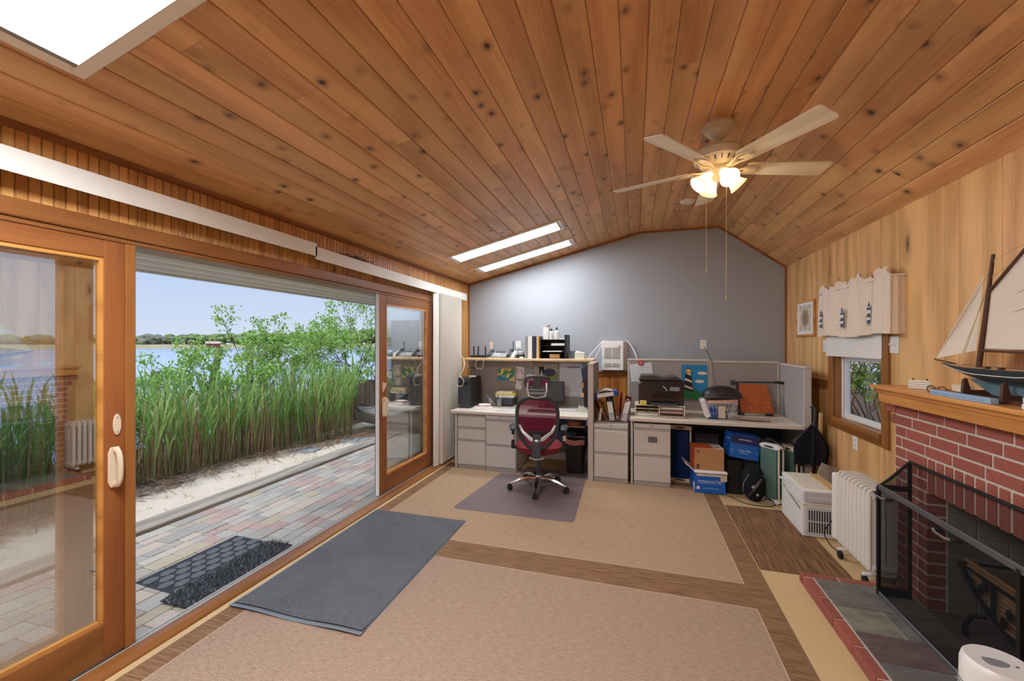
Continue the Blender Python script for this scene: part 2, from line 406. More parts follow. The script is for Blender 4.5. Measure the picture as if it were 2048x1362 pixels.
# ---- sliding doors: header, jambs, sill with tracks, four leaves
struct('trim_7', MB().bx(XL, XL+.022, D0-.09, D1+.05, 2.112, 2.19).bx(XL-.16, XL+.012, D0, D1, 2.088, 2.112), m_trimY, bevel=.004)
struct('trim_8', MB().bx(XL-.16, XL+.02, D0-.02, D0, 0, 2.1).bx(XL-.16, XL+.02, D1, D1+.05, 0, 2.1), m_trimZ, bevel=.003)
sill = struct('trim_9', MB().prism([(XL+.045, 0), (XL+.045, .034), (XL+.085, .03), (XL+.118, .012), (XL+.12, 0)], 'y', D0-.05, D1+.3), m_trimY)
tr = MB().prism([(XL+.045, 0), (XL+.045, .02), (XL-.015, .016), (XL-.02, -.015), (XL-.17, -.085), (XL-.17, -.1), (XL-.02, -.05)], 'y', D0-.02, D1+.02)
for xx, hh in ((XL+.036, .036), (XL-.008, .03)): tr.bx(xx-.004, xx+.004, D0, D1, .012, hh)
tr.bx(XL+.012, XL+.017, D0, D1, .012, .024)
put('track', tr, m_alu, sill)
struct('baseboard_left', MB().bx(XL, XL+.014, D1+.05, YB, 0, .09), m_trimY, bevel=.003)

def door_leaf(name, y0, y1, x0, x1, gmat, st=.125):
    """one glazed leaf: two stiles, two rails, glazing beads, pane"""
    e = bpy.data.objects.new(name, None); COL.objects.link(e); e['kind'] = 'structure'
    z0, z1, g0, g1 = .034, 2.086, .225, 1.985
    put('stile', MB().bx(x0, x1, y0, y0+st, z0, z1), m_trimZ, e, bevel=.003)
    put('stile', MB().bx(x0, x1, y1-st, y1, z0, z1), m_trimZ, e, bevel=.003)
    put('rail', MB().bx(x0, x1, y0+st, y1-st, z0, g0-.015), m_trimY, e, bevel=.003)
    put('rail', MB().bx(x0, x1, y0+st, y1-st, g1+.015, z1), m_trimY, e, bevel=.003)
    b = MB(); t = .016; xm = (x0+x1)/2
    for (a0, a1, c0, c1) in ((y0+st, y0+st+t, g0-.015, g1+.015), (y1-st-t, y1-st, g0-.015, g1+.015), (y0+st+t, y1-st-t, g0-.015, g0+.001), (y0+st+t, y1-st-t, g1-.001, g1+.015)):
        b.bx(xm-.012, x1-.006, a0, a1, c0, c1)
    put('glazing_bead', b, m_oakY, e)
    put('pane', MB().bx(xm-.003, xm+.003, y0+st+t*.6, y1-st-t*.6, g0, g1), gmat, e)
    return e
XS0, XS1, XF0, XF1 = XL-.032, XL+.012, XL-.11, XL-.066
d_l = door_leaf('door_1', .36, 1.473, XS0, XS1, m_glass)
d_r = door_leaf('door_2', 3.607, 4.73, XS0, XS1, m_glass)
door_leaf('door_3', .34, 1.35, XF0, XF1, m_glass2, .11)
door_leaf('door_4', 3.735, 4.74, XF0, XF1, m_glass2, .11)
put('astragal', MB().bx(XS1, XS1+.014, 1.43, 1.474, .034, 2.086), m_trimZ, d_l, bevel=.003)
put('weatherstrip', MB().bx(XS0-.004, XS1-.004, 3.597, 3.607, .034, 2.086), m_dgrey, d_r)
put('edge_seal', MB().bx(XS0+.006, XS1+.002, 3.592, 3.5975, .034, 2.086), m_white, d_r)
def pull(yc, zc, sgn, par):
    pts = []
    for i in range(13):
        a = math.pi*i/12; pts.append((XS1+.012+.034*math.sin(a)**.6, yc+sgn*.012*math.cos(a)*0, zc-.085*math.cos(a)))
    h = put('handle', MB().tube(pts, [(.011, .016)]*13, 10, ref=(0,1,0)), m_beige, par, smooth=True)
    bp = MB()
    poly = [(yc+sgn*(-.026+.012*(1 if k in (0, 3) else 0)), 0) for k in range(4)]
    bp.prism([(yc-.028, zc-.07), (yc-.018, zc-.1), (yc+.018, zc-.1), (yc+.028, zc-.07), (yc+.028, zc+.07), (yc+.018, zc+.1), (yc-.018, zc+.1), (yc-.028, zc+.07)], 'x', XS1, XS1+.01)
    put('backplate', bp, m_beige, h, bevel=.003)
    return h
pull(1.388, .965, 1, d_l); pull(3.675, .925, -1, d_r)
for par, yc, zc in ((d_l, 1.398, 1.175), (d_r, 3.665, 1.13)):
    lp = put('lock_plate', MB().prism([(yc+.017*math.cos(a*math.pi/8), zc+.053*math.sin(a*math.pi/8)) for a in range(16)], 'x', XS1, XS1+.008), m_beige, par, bevel=.002)
    for dz in (-.036, .036): put('screw', MB().cyl((XS1+.008, yc, zc+dz), (XS1+.0095, yc, zc+dz), .005, n=10), m_alu, lp)
put('thumb_latch', MB().box((XS1+.018, 3.67, 1.14), (.02, .014, .07), (R(-25), 0, 0)), m_beige, d_r, bevel=.003)

# ---- window in the right wall
win = bpy.data.objects.new('window_1', None); COL.objects.link(win); win['kind'] = 'structure'
cw = .085
put('casing', MB().bx(XR-.022, XR, W0-cw+.02, W0+.02, WZ0-.09, WZ1+.09), m_trimZ, win, bevel=.005)
put('casing', MB().bx(XR-.022, XR, W1-.005, W1+cw, WZ0-.09, WZ1+.09), m_trimZ, win, bevel=.005)
put('casing', MB().bx(XR-.02, XR, W0+.02, W1-.005, WZ1-.005, WZ1+.085), m_trimY, win, bevel=.004)
put('sill', MB().prism([(XR+.1, WZ0-.03), (XR+.1, WZ0+.012), (XR-.028, WZ0+.012), (XR-.034, WZ0-.02), (XR-.02, WZ0-.085), (XR, WZ0-.085), (XR, WZ0-.03)], 'y', W0+.02, W1-.005), m_trimY, win)
put('jamb', MB().bx(XR, XR+.12, W0, W0+.014, WZ0+.012, WZ1), m_trimZ, win); put('jamb', MB().bx(XR, XR+.12, W1-.014, W1, WZ0+.012, WZ1), m_trimZ, win)
put('jamb', MB().bx(XR, XR+.12, W0, W1, WZ1-.014, WZ1), m_trimY, win)
sa = MB(); a0, a1, b0, b1 = W0+.014, W1-.014, WZ0+.012, WZ1-.014
for (p0, p1, q0, q1) in ((a0, a0+.05, b0, b1), (a1-.05, a1, b0, b1), (a0+.05, a1-.05, b0, b0+.045), (a0+.05, a1-.05, b1-.05, b1), (a0+.05, a1-.05, 1.42, 1.465)):
    sa.bx(XR+.05, XR+.1, p0, p1, q0, q1)
put('sash', sa, m_white2, win, bevel=.004)
put('pane', MB().bx(XR+.075, XR+.079, a0+.05, a1-.05, b0+.045, 1.42), m_glass2, win)
put('pane', MB().bx(XR+.075, XR+.079, a0+.05, a1-.05, 1.465, b1-.05), m_glass2, win)

# ---- chimney breast, hearth, mantel
XC, HZ = 1.6, .06
fp = thing('brick_fireplace', 'red brick fireplace with pale mortar and a soldier course over the opening', 'fireplace', (XC, 2.2, 0))
fp_off = Vector((-XC, -2.2, 0))
def fput(name, mb, mat, par=None, **k): return put(name, mb, mat, par or fp, loc=fp_off, **k)
Y0, Y1, O0, O1, OZ = .62, 3.23, 1.56, 2.93, .73
core = MB()
for (a, b, z0, z1) in ((O1+.006, Y1-.006, .0, 1.2), (Y0, O0-.006, 0, 1.2), (O0-.006, O1+.006, OZ+.008, 1.2)): core.bx(XC+.004, XR+.012, a, b, z0, z1)
fput('mortar', core, m_mortar)
BH, BL = .0671, .2135; J = .0115
bmesh_cache = {}
def brick(y0, y1, z0, z1, x0=XC, dep=.09):
    key = (round(y1-y0, 4), round(z1-z0, 4), round(dep, 3))
    if key not in bmesh_cache:
        bmesh_cache[key] = MB().bx(0, dep, 0, y1-y0, 0, z1-z0).mesh('brick', [m_brick], bevel=.003)
    o = put('brick', bmesh_cache[key], m_brick, fp, loc=Vector((x0+rnd.uniform(-.001, .001), y0, z0))+fp_off)
for c in range(17):
    z0 = HZ+c*BH; z1 = z0+BH-J; end = Y1+(.1 if c == 16 else .05 if c == 15 else 0)
    y = end; first = True
    while y > Y0+.02:
        L = (BL if c % 2 else BL*.5) if first else BL
        if first and c in (9, 13): L = BL*.3
        first = False; lo = max(y-L, Y0)
        if 10 <= c < 13 or c < 10:
            if lo < O1 < y: lo = O1-J+.009 if c < 10 else O1
        zone = O0 < (lo+y)/2 < O1
        if not (zone and c < 13): brick(lo+J/2, y-J/2, z0, z1)
        y = lo
y = O1
while y > O0+.02:
    brick(y-.0667+J/2, y-J/2, OZ, OZ+3*BH-J); y -= .0685
# firebox behind the opening, splayed sides of pale firebrick
fb = MB(); xb, ya, yb_ = 2.15, 2.74, 1.75
fb.prism([(1.69, O1+.02), (xb+.06, ya+.06), (xb+.06, yb_-.06), (1.69, O0-.02), (1.69, O0), (xb, yb_), (xb, ya), (1.69, O1)], 'z', 0, .95)
fb.prism([(1.69, O1), (xb, ya), (xb, yb_), (1.69, O0)], 'z', .93, .96)
fput('firebox', fb, m_mortar)
fput('firebox_floor', MB().prism([(XC, O1), (1.69, O1), (xb, ya), (xb, yb_), (1.69, O0), (XC, O0)], 'z', 0, HZ-.002), m_sl3)
ang = math.atan2(ya-O1, xb-1.69); Ls = math.hypot(ya-O1, xb-1.69)
fbm = MB().bx(0, .225, -.008, 0, 0, .108).mesh('firebrick', [m_fire], bevel=.003); fbh = MB().bx(0, .11, -.008, 0, 0, .108).mesh('firebrick', [m_fire], bevel=.003)
for c in range(8):
    s = .004
    seq = (fbm, fbm) if c % 2 else (fbh, fbm, fbh)
    for mm in seq:
        L = .225 if mm is fbm else .11
        put('firebrick', mm, m_fire, fp, loc=Vector((1.69+math.cos(ang)*s, O1+math.sin(ang)*s, HZ+c*.113))+fp_off, rot=(0, 0, ang)); s += L+.005
    y = ya-.004
    while y > yb_+.1:
        put('firebrick', fbm, m_fire, fp, loc=Vector((xb, y, HZ+c*.113))+fp_off, rot=(0, 0, -math.pi/2)); y -= .23

hearth = thing('raised_hearth', 'low hearth of grey and purple slate edged with red brick on the plywood floor', 'hearth', (1.3, 2.2, 0))
ho = Vector((-1.3, -2.2, 0))
put('mortar_bed', MB().bx(1.055, XC-.002, .72, 3.165, 0, HZ-.004), m_mortar, hearth, loc=ho)
hb = MB().bx(0, .057, 0, .204, 0, HZ-.002).mesh('edge_brick', [m_brick], bevel=.004); y = 3.108
while y > .8: put('edge_brick', hb, m_brick, hearth, loc=ho+Vector((1.048, y-.208, .002))); y -= .2115
hb2 = MB().bx(0, .205, 0, .05, 0, HZ-.002).mesh('edge_brick', [m_brick], bevel=.004); x = 1.048
while x < XC-.1: put('edge_brick', hb2, m_brick, hearth, loc=ho+Vector((x, 3.117, .002))); x += .2125
for i, (x0, x1, y0, y1, mm) in enumerate(((1.114, 1.43, 2.83, 3.108, m_sl1), (1.436, 1.597, 2.83, 3.108, m_sl2), (1.114, 1.335, 2.6, 2.824, m_sl2), (1.341, 1.597, 2.6, 2.824, m_sl1),
        (1.114, 1.597, 2.386, 2.594, m_sl3), (1.114, 1.4, 2.1, 2.38, m_sl1), (1.406, 1.597, 2.1, 2.38, m_sl2), (1.114, 1.597, 1.86, 2.094, m_sl2), (1.114, 1.35, 1.6, 1.854, m_sl3), (1.356, 1.597, 1.6, 1.854, m_sl1), (1.114, 1.597, 1.3, 1.594, m_sl1), (1.114, 1.597, .9, 1.294, m_sl2))):
    put('slate', MB().bx(x0, x1, y0, y1, .01, HZ+rnd.uniform(0, .002)), mm, hearth, loc=ho, bevel=.002)

mantel = thing('mantel_shelf', 'honey oak mantel shelf with moulded edge above the brick fireplace', 'mantel', (1.6, 2.2, 1.2))
mo = Vector((-1.6, -2.2, -1.2)); ME = 3.31
put('fascia', MB().bx(1.535, XR, Y0-.05, ME-.03, 1.2, 1.285), m_oakY, mantel, loc=mo, bevel=.003)
put('moulding', MB().prism([(1.536, 1.255), (1.525, 1.26), (1.518, 1.275), (1.506, 1.286), (1.536, 1.286)], 'y', Y0-.05, ME-.02), m_oakY, mantel, loc=mo)
put('shelf_board', MB().bx(1.497, XR, Y0-.08, ME, 1.286, 1.308), m_oakY, mantel, loc=mo, bevel=.005, seg=2)
# ================================================================== LIGHTS OF THE ROOM
m_diff = (lambda t: (t.b.inputs['Emission Color'].__setattr__('default_value', (.93, .97, 1.0, 1)), t.b.inputs['Emission Strength'].__setattr__('default_value', TROFFER), t.bump(t.noise(140, detail=1), .2, .002), t.fin((.9,.9,.9,1), .4))[-1])(NT('lit_prismatic_diffuser'))
m_diff2 = m_diff.copy(); m_diff2.name = 'lit_prismatic_diffuser_dimmed'  # weaker copy for the back pair, softens the hot spot on the wall
for _n in m_diff2.node_tree.nodes:
    if _n.type == 'BSDF_PRINCIPLED': _n.inputs['Emission Strength'].default_value = TROFFER*.62
def troffer(x0, x1, y0, y1, label, drop=.0, fr=.04, dm=None):
    """ceiling light lying in the plane of the left slope"""
    sl = (ZA-ZL)/(XA-XL); a = math.atan(sl); xc, yc = (x0+x1)/2, (y0+y1)/2
    e = thing('ceiling_light', label, 'ceiling light', (xc, yc, ceil_z(xc)), (0, -a, 0), 'fluorescent ceiling lights')
    L, w = (x1-x0)/math.cos(a)/2, (y1-y0)/2
    f = MB(); z0, z1 = -.014-drop, .004
    for (p0, p1, q0, q1) in ((-L, L, -w, -w+fr), (-L, L, w-fr, w), (-L, -L+fr*1.3, -w+fr, w-fr), (L-fr*1.3, L, -w+fr, w-fr)): f.bx(p0, p1, q0, q1, z0, z1)
    put('frame', f, m_white2, e, bevel=.004)
    put('diffuser', MB().bx(-L+fr*1.2, L-fr*1.2, -w+fr*.9, w-fr*.9, z0+.006, z0+.012), dm or m_diff, e)
    put('lip', MB().bx(-L+fr*.9, -L+fr*1.3, -w+fr, w-fr, z0-.002, z0+.002), m_grey, e); put('lip', MB().bx(L-fr*1.3, L-fr*.9, -w+fr, w-fr, z0-.002, z0+.002), m_grey, e)
    return e
troffer(-2.13, -.78, 4.40, 4.745, 'long recessed fluorescent light in the plank ceiling, farther from the back wall', dm=m_diff2)
troffer(-2.10, -.77, 5.20, 5.535, 'long recessed fluorescent light in the plank ceiling, right beside the back wall', dm=m_diff2)
troffer(-2.02, -.70, .42, 1.03, 'wide fluorescent light with ribbed diffuser nearest the camera, above the left door', .03, .05)

# ---- ceiling fan with its four lamp shades
FX, FY, FZ = .565, 3.2, 2.82
m_fan = flat('antique_white_fan', C(214,204,182), .4, var=.04)
m_blade = wood('whitewashed_blade', C(240,232,214), C(226,214,192), C(200,180,150), u=0, v=1, rough=.45, rvar=.02)
t = NT('frosted_glass_lit_from_inside'); tl = t.n('BsdfTranslucent'); tl.inputs[0].default_value = (1, .93, .82, 1); mx = t.n('MixShader'); mx.inputs[0].default_value = .6
t.l(t.b.outputs[0], mx.inputs[1]); t.l(tl.outputs[0], mx.inputs[2]); t.l(mx.outputs[0], t.out.inputs[0]); m_shade = t.fin(C(255,240,216), .35)
m_bulb = emit('lit_bulb', (1, .82, .55, 1), BULB)
fan = thing('ceiling_fan', 'antique white five blade ceiling fan with four lit bell shades and pull chains', 'ceiling fan', (FX, FY, FZ))
put('canopy', MB().lathe([(.102, .31), (.107, .3), (.107, .285), (.094, .279), (.094, .262), (.078, .255), (.07, .235), (.05, .217), (.03, .207), (.0, .205)], n=32), m_fan, fan, smooth=True)
put('downrod', MB().cyl((0, 0, .22), (0, 0, .13), .014), m_fan, fan, smooth=True)
mo_ = put('motor_housing', MB().lathe([(.0, .15), (.03, .15), (.06, .135), (.14, .125), (.165, .105), (.168, .075), (.16, .055), (.15, .05), (.12, .02), (.085, .005), (.06, .0), (.0, .0)], n=40), m_fan, fan, smooth=True)
for i in range(20):
    a = 2*math.pi*i/20
    put('vent_slot', MB().box((.132*math.cos(a), .132*math.sin(a), .033), (.03, .009, .004), (0, R(-40), a)), m_dgrey, mo_)
put('switch_housing', MB().lathe([(.0, .004), (.075, .004), (.078, -.012), (.07, -.03), (.06, -.04), (.05, -.055), (.03, -.085), (.012, -.1), (.0, -.103)], n=28), m_fan, fan, smooth=True)
def blade_arm(a):
    M = Matrix.Rotation(a, 4, 'Z')
    pitch = R(-13)
    out = [(.19, -.05), (.21, -.062), (.55, -.072), (.735, -.078), (.758, -.07), (.765, -.05), (.765, .05), (.758, .07), (.735, .078), (.55, .072), (.21, .062), (.19, .05)]
    b = MB(); P = []
    for dz in (-.004, .004): P += [(x, y*math.cos(pitch), y*math.sin(pitch)+dz) for x, y in out]
    n = len(out); b.add(P, [list(range(n))[::-1], list(range(n, 2*n))]+[[i, (i+1) % n, n+(i+1) % n, n+i] for i in range(n)])
    o = put('blade', b, m_blade, fan, rot=(0, 0, a))
    ir = MB()
    for s in (-1, 1): ir.tube([(.07, .008*s, -.01), (.12, .018*s, -.016), (.16, .03*s, -.012), (.2, .04*s, -.008-.04*s*.2), (.25, .036*s, -.008-.036*s*.2), (.285, .012*s, -.007), (.26, .004*s, -.008)], .0075, 6)
    ir.bx(.18, .27, -.02, .02, -.008, -.004)
    put('blade_iron', ir, m_fan, o, smooth=True)
for k in range(5): blade_arm(R(-127.5+72*k))
for k in range(4):
    a = R(-72+90*k); ca, sa_ = math.cos(a), math.sin(a); tilt = R(48)
    M = (Matrix.Rotation(a, 3, 'Z') @ Matrix.Rotation(math.pi-tilt, 3, 'Y'))
    base = Vector((ca*.06, sa_*.06, -.045))
    put('lamp_arm', MB().tube([(ca*.03, sa_*.03, -.03), (ca*.055, sa_*.055, -.036), tuple(base+M@Vector((0,0,.02)))], .013, 8), m_fan, fan, smooth=True)
    sh = put('lamp_shade', MB().lathe([(.02, .0), (.03, .012), (.036, .04), (.042, .07), (.054, .1), (.066, .118), (.063, .118), (.05, .098), (.038, .07), (.03, .03), (.02, .008)], n=24, M=M, c=base, close=False), m_shade, fan, smooth=True)
    put('bulb', MB().sphere(base+M@Vector((0,0,.075)), .026, 12, 8), m_bulb, sh, smooth=True)
def chain(dx, dy, l, par):
    c = MB().tube([(dx*.7, dy*.7, -.09), (dx, dy, -.12), (dx, dy, -l)], .0016, 6).lathe([(.0, -l), (.004, -l-.004), (.005, -l-.02), (.002, -l-.03), (0, -l-.031)], c=(dx, dy, 0), n=8)
    put('pull_chain', c, m_rope, par)
chain(-.075, .02, .70, fan); chain(.055, .02, .90, fan)
tag(put('smoke_alarm', MB().lathe([(.0, -.022), (.055, -.022), (.07, -.018), (.078, -.008), (.08, 0), (.0, 0)], n=28), m_white2, loc=(.547, 4.82, ZA), smooth=True), 'round white disc fixture on the crest of the plank ceiling', 'ceiling fixture')

# ================================================================== RUGS AND MATS
def rug_mat(name, c1, c2, ux, uy, stripe=.35, dots=0.0):
    t = NT(name); st = t.noise(1.0, t.vec((ux, uy, 1)), 3, .6); fine = t.noise(420, detail=1)
    f = t.math('ADD', t.math('MULTIPLY', st, .75), t.math('MULTIPLY', fine, .3))
    c = t.ramp(f, (.38, c2), (.66, c1))
    if dots:
        ck = t.n('TexChecker', i_Scale=dots); t.l(t.vec((1, 1.6, 0)), ck.inputs['Vector']); c = t.mix(t.math('MULTIPLY', ck.outputs['Fac'], .38), c, tuple(q*.55 for q in c2[:3])+(1,))
    t.bump(fine, .4, .003)
    return t.fin(c, .95, 0, .1)
m_rugL = rug_mat('rug_field_fine', C(190,164,136), C(156,128,102), 16, 260)
m_rugL2 = rug_mat('rug_field_dotted', C(194,168,148), C(156,130,110), 24, 200, dots=110)
m_rugD = rug_mat('rug_border_brown', C(158,124,96), C(112,82,58), 6, 120)
m_rugS = rug_mat('runner_brown', C(150,116,88), C(92,66,46), 90, 4)
m_rugE = fabric('rug_line', C(214,190,160), 200)
def rug(name, label, x0, x1, y0, y1, bx0, bx1, by0, by1, fm, z):
    e = thing(name, label, 'rug', ((x0+x1)/2, (y0+y1)/2, z)); o = Vector((-(x0+x1)/2, -(y0+y1)/2, 0))
    put('border', MB().bx(x0, x1, y0, y1, 0, .005), m_rugD, e, loc=o, bevel=.001)
    put('field_line', MB().bx(x0+bx0-.006, x1-bx1+.006, y0+by0-.006, y1-by1+.006, .004, .0056), m_rugE, e, loc=o)
    put('field', MB().bx(x0+bx0, x1-bx1, y0+by0, y1-by1, .004, .0062), fm, e, loc=o)
rug('area_rug', 'tan woven area rug with brown border reaching under the desks', -2.34, .83, 2.885, 4.98, .13, .15, .13, .1, m_rugL, .0)
rug('area_rug', 'pinkish tan dotted rug with brown border nearest the camera', -2.33, .83, .62, 2.882, .13, .14, .13, .14, m_rugL2, .0)
tag(put('runner_rug', MB().bx(.838, 1.40, 3.245, 4.432, 0, .006), m_rugS, bevel=.001), 'plain dark brown striped runner on plywood beside the air conditioner', 'rug')
# ribbed entrance mat with a curled vinyl rim
t = NT('ribbed_charcoal_carpet'); wv = t.n('TexWave', wave_type='BANDS', bands_direction='Y', i_Scale=22.0, i_Distortion=.4, i_Detail=1.0); t.l(t.pos(), wv.inputs['Vector'])
pl = t.math('MULTIPLY', t.math('SUBTRACT', t.noise(170, detail=3, rough=.7), .38), 2.6, True); cl_ = t.noise(2.2, detail=4, rough=.7)
m_mat = t.fin(t.mix(t.math('MULTIPLY', cl_, t.math('MULTIPLY', pl, .95)), t.mix(wv.outputs['Fac'], C(52,54,58), C(100,103,108)), C(178,181,186)), .95, 0, .1); t.bump(wv.outputs['Fac'], .5, .004)
mat = thing('entrance_mat', 'large charcoal ribbed entrance mat lying inside the open sliding door', 'mat', (-1.88, 2.61, .0065), R(0.6))
def wave_sheet(x0, x1, y0, y1, z, h):
    return lambda u, v: (x0+(x1-x0)*u, y0+(y1-y0)*v, z + h*(max(0, 1-v*9)**2)*(.55+.45*math.sin(u*9))*(1 if u > 0 else 1))
put('rubber_backing', MB().grid(wave_sheet(-.46, .46, -.745, .745, .001, .012), 24, 24), flat('mat_vinyl_edge', C(122,128,136), .5), mat)
put('carpet', MB().grid(wave_sheet(-.445, .452, -.715, .74, .006, .012), 24, 24).grid(wave_sheet(-.445, .452, -.715, .74, .002, .012), 24, 24), m_mat, mat)
# clear chair mat
t = NT('clear_vinyl'); tr = t.n('BsdfTransparent'); tr.inputs[0].default_value = (.9,.87,.9,1); mx = t.n('MixShader'); mx.inputs[0].default_value = .4
t.l(tr.outputs[0], mx.inputs[1]); t.l(t.b.outputs[0], mx.inputs[2]); t.l(mx.outputs[0], t.out.inputs[0]); m_clear = t.fin(C(160,148,154), .28)
pts = [(-.545, 4.74), (-.545, 5.08), (-1.33, 5.08), (-1.33, 4.74), (-1.56, 4.74)]
for cx, cy, a0 in ((-1.62, 3.64, 180), (-.565, 3.65, 270)):
    for k in range(6): pts.append((cx+.05*math.cos(R(a0+k*18)), cy+.05*math.sin(R(a0+k*18))))
tag(put('chair_mat', MB().prism([(x+1.1, y-4.2) for x, y in pts], 'z', 0, .003), m_clear, loc=(-1.1, 4.2, .0068)), 'translucent grey vinyl mat with rounded corners under the office chair', 'chair mat')

# ================================================================== BLINDS ABOVE THE DOORS
def valance(label, y0, y1, za, zb, sag, group='white blind valances over the sliding doors'):
    e = thing('blind_valance', label, 'valance', (XL, (y0+y1)/2, za), group=group); n = 18
    def prof(t): return za+(zb-za)*t-sag*math.sin(math.pi*t)
    fr = MB(); H = .1
    for xx in (.1, .096): fr.grid(lambda u, v, xx=xx: (xx, (y1-y0)*(u-.5), prof(u)-za+H*v), n, 1)
    fr.grid(lambda u, v: (.096+.004*v, (y1-y0)*(u-.5), prof(u)-za), n, 1).grid(lambda u, v: (.096+.004*v, (y1-y0)*(u-.5), prof(u)-za+H), n, 1)
    put('front_slat', fr, m_white, e, smooth=True)
    put('dust_cover', MB().grid(lambda u, v: (.002+.094*v, (y1-y0)*(u-.5), prof(u)-za+H-.006), n, 1).grid(lambda u, v: (.002+.094*v, (y1-y0)*(u-.5), prof(u)-za+H-.009), n, 1), m_white, e)
    hr = MB().tube([(.045, (y1-y0)*(k/8-.5)*.98, prof(k/8)-za+.06) for k in range(9)], [(.02, .016)]*9, 6)
    put('head_rail', hr, m_alu, e)
valance('long white valance strip at the camera end above the left door', -.9, 2.655, 2.273, 2.268, .0)
valance('white valance strip with a slight sag running from mid door to the blinds', 2.64, 5.66, 2.243, 2.215, .004)
bl = thing('vertical_blinds', 'white vertical blinds drawn into a stack beside the right door', 'blinds', (-2.41, 5.0, 0))
for i in range(11):
    yy = -.28+i*.066; a = R(78 if i else 24)
    if i == 0: yy = -.31
    s = MB().grid(lambda u, v, a=a: (math.sin(a)*.0445*(2*u-1)+math.cos(a)*.004*(1-(2*u-1)**2), yy+math.cos(a)*.0445*(2*u-1)-math.sin(a)*.004*(1-(2*u-1)**2), .035+2.19*v), 6, 1)
    put('slat', s, m_white, bl, smooth=True)
nest = MB(); rg = random.Random(11)
for i in range(70):
    c = Vector((.05+rg.gauss(0, .018), rg.gauss(0, .1), abs(rg.gauss(0, .014))+.004)); d = Vector((rg.gauss(0, .5), rg.gauss(0, 1), rg.gauss(0, .25))).normalized()*rg.uniform(.03, .09)
    nest.tube([c-d, c+Vector((0,0,rg.uniform(0,.012))), c+d], .0016, 4)
tag(put("twig_nest", nest, flat('dry_twigs', C(96,72,52), .9)), 'small untidy nest of dry twigs on top of the white valance', 'nest').location = (XL, 3.19, 2.341)
# ================================================================== OUTDOORS
GZ = -.1
# soffit over the doors: ribbed vinyl panels
m_soff = (lambda t: (lambda wv: t.fin(t.mix(t.math('MULTIPLY', t.math('GREATER_THAN', wv, .72), .5), C(206,200,188), C(120,114,104)), .5))(t.noise(1.0, t.vec((60, 30, 1)), 0)))(NT('perforated_soffit_vinyl'))
sof = struct('soffit', MB().bx(-3.42, XL-.16, -1, 8.5, 2.135, 2.2), m_white)
i = 0; x = -3.40
while x < XL-.2:
    put('soffit_panel', MB().prism([(x, 2.135), (x, 2.122), (x+.012, 2.112), (x+.088, 2.112), (x+.1, 2.122), (x+.1, 2.135)], 'y', -1, 8.5), m_soff if i % 2 else m_white, sof); x += .103; i += 1
put('fascia', MB().bx(-3.46, -3.42, -1, 8.5, 2.1, 2.3), m_white, sof)
struct('roof', MB().prism([(-3.46, 2.3), (-3.46, 2.33), (.4, 3.5), (1.3, 3.5), (2.4, 2.72), (2.4, 2.66), (1.3, 3.44), (.4, 3.44)], 'y', -1.8, 8.5), flat('shingle', C(90,88,86), .9))

# ground: sand and marsh soil falling to the water
m_sand = (lambda t: (t.bump(t.noise(30, detail=5), .5, .02), t.fin(t.mix(t.noise(2.5, detail=5, rough=.65), C(226,216,202), C(196,182,162)), .95))[-1])(NT('pale_sand'))
m_soil = (lambda t: t.fin(t.mix(t.noise(4, detail=5), C(122,98,76), C(78,60,46)), .95))(NT('marsh_litter_soil'))
def gz(x): return GZ-.02 if x > -5.6 else GZ-.02-(-5.6-x)*.14
g = MB().grid(lambda u, v: (-2.68-(10)*u, -6+26*v, gz(-2.68-10*u)), 40, 4)
for k, (f, _) in enumerate(g.f):
    g.f[k] = (f, 1 if min(g.v[i][0] for i in f) < -5.8 else 0)
struct('ground', g, [m_sand, m_soil])
struct('ground_side', MB().bx(XR+.13, 14, -6, 20, -.3, -.25), m_soil)
m_water = (lambda t: (t.bump(t.noise(1.0, t.vec((1.6, 1.6, 1)), 3), .12, .05), t.fin(C(178,196,222), .2, 0, .8))[-1])(NT('bay_water'))
struct('water', MB().bx(-900, -8, -500, 700, -1.2, -.9), m_water)
SH0, SH1 = Vector((-330, 40, 0)), Vector((-90, 300, 0)); sd = (SH1-SH0); sn = Vector((-sd.y, sd.x, 0)).normalized()
ms = MB().grid(lambda u, v: tuple(SH0+sd*(u*1.5-.25)+sn*(45*v)+Vector((0, 0, -1.0+2.2*(1-(1-v)**3)))), 30, 4)
struct('far_shore', ms, (lambda t: t.fin(t.mix(t.noise(.15, detail=4), C(196,178,146), C(150,150,104)), .95))(NT('marsh_grass')))
ft = MB(); rg = random.Random(21)
ico = bmesh.new(); bmesh.ops.create_icosphere(ico, subdivisions=1, radius=1); ico.verts.ensure_lookup_table()
iv = [v.co.copy() for v in ico.verts]; ifc = [[v.index for v in f.verts] for f in ico.faces]; ico.free()
for i in range(1500):
    s = rg.uniform(-.2, 1.2); right = max(0, min(1, (s-.35)*2.2))
    r = rg.uniform(1.3, 2.6)+right*rg.uniform(0, 1.8); dep = rg.uniform(28, 60); c = SH0+sd*s+sn*dep
    h = rg.uniform(1.6, 4.6)+right*rg.uniform(0, 7.5)+(dep-28)*.05
    ft.add([c+Vector((v.x*r*1.3, v.y*r*1.3, h-.5+v.z*r*.75))*(1)+Vector((rg.uniform(-.5,.5), rg.uniform(-.5,.5), rg.uniform(-.35,.35))) for v in iv], ifc, 1 if (right < .2 and rg.random() < .75) else 0)
tag(put('far_trees', ft, [(lambda t: t.fin(t.mix(t.noise(.6, detail=4), C(146,166,100), C(96,122,72)), .9))(NT('far_leafy_crowns')), (lambda t: t.fin(t.mix(t.noise(.5, detail=4), C(140,138,122), C(104,108,96)), .9))(NT('far_bare_crowns'))], fix=False, smooth=True), 'low line of distant trees beyond the bay', 'trees', kind='stuff')
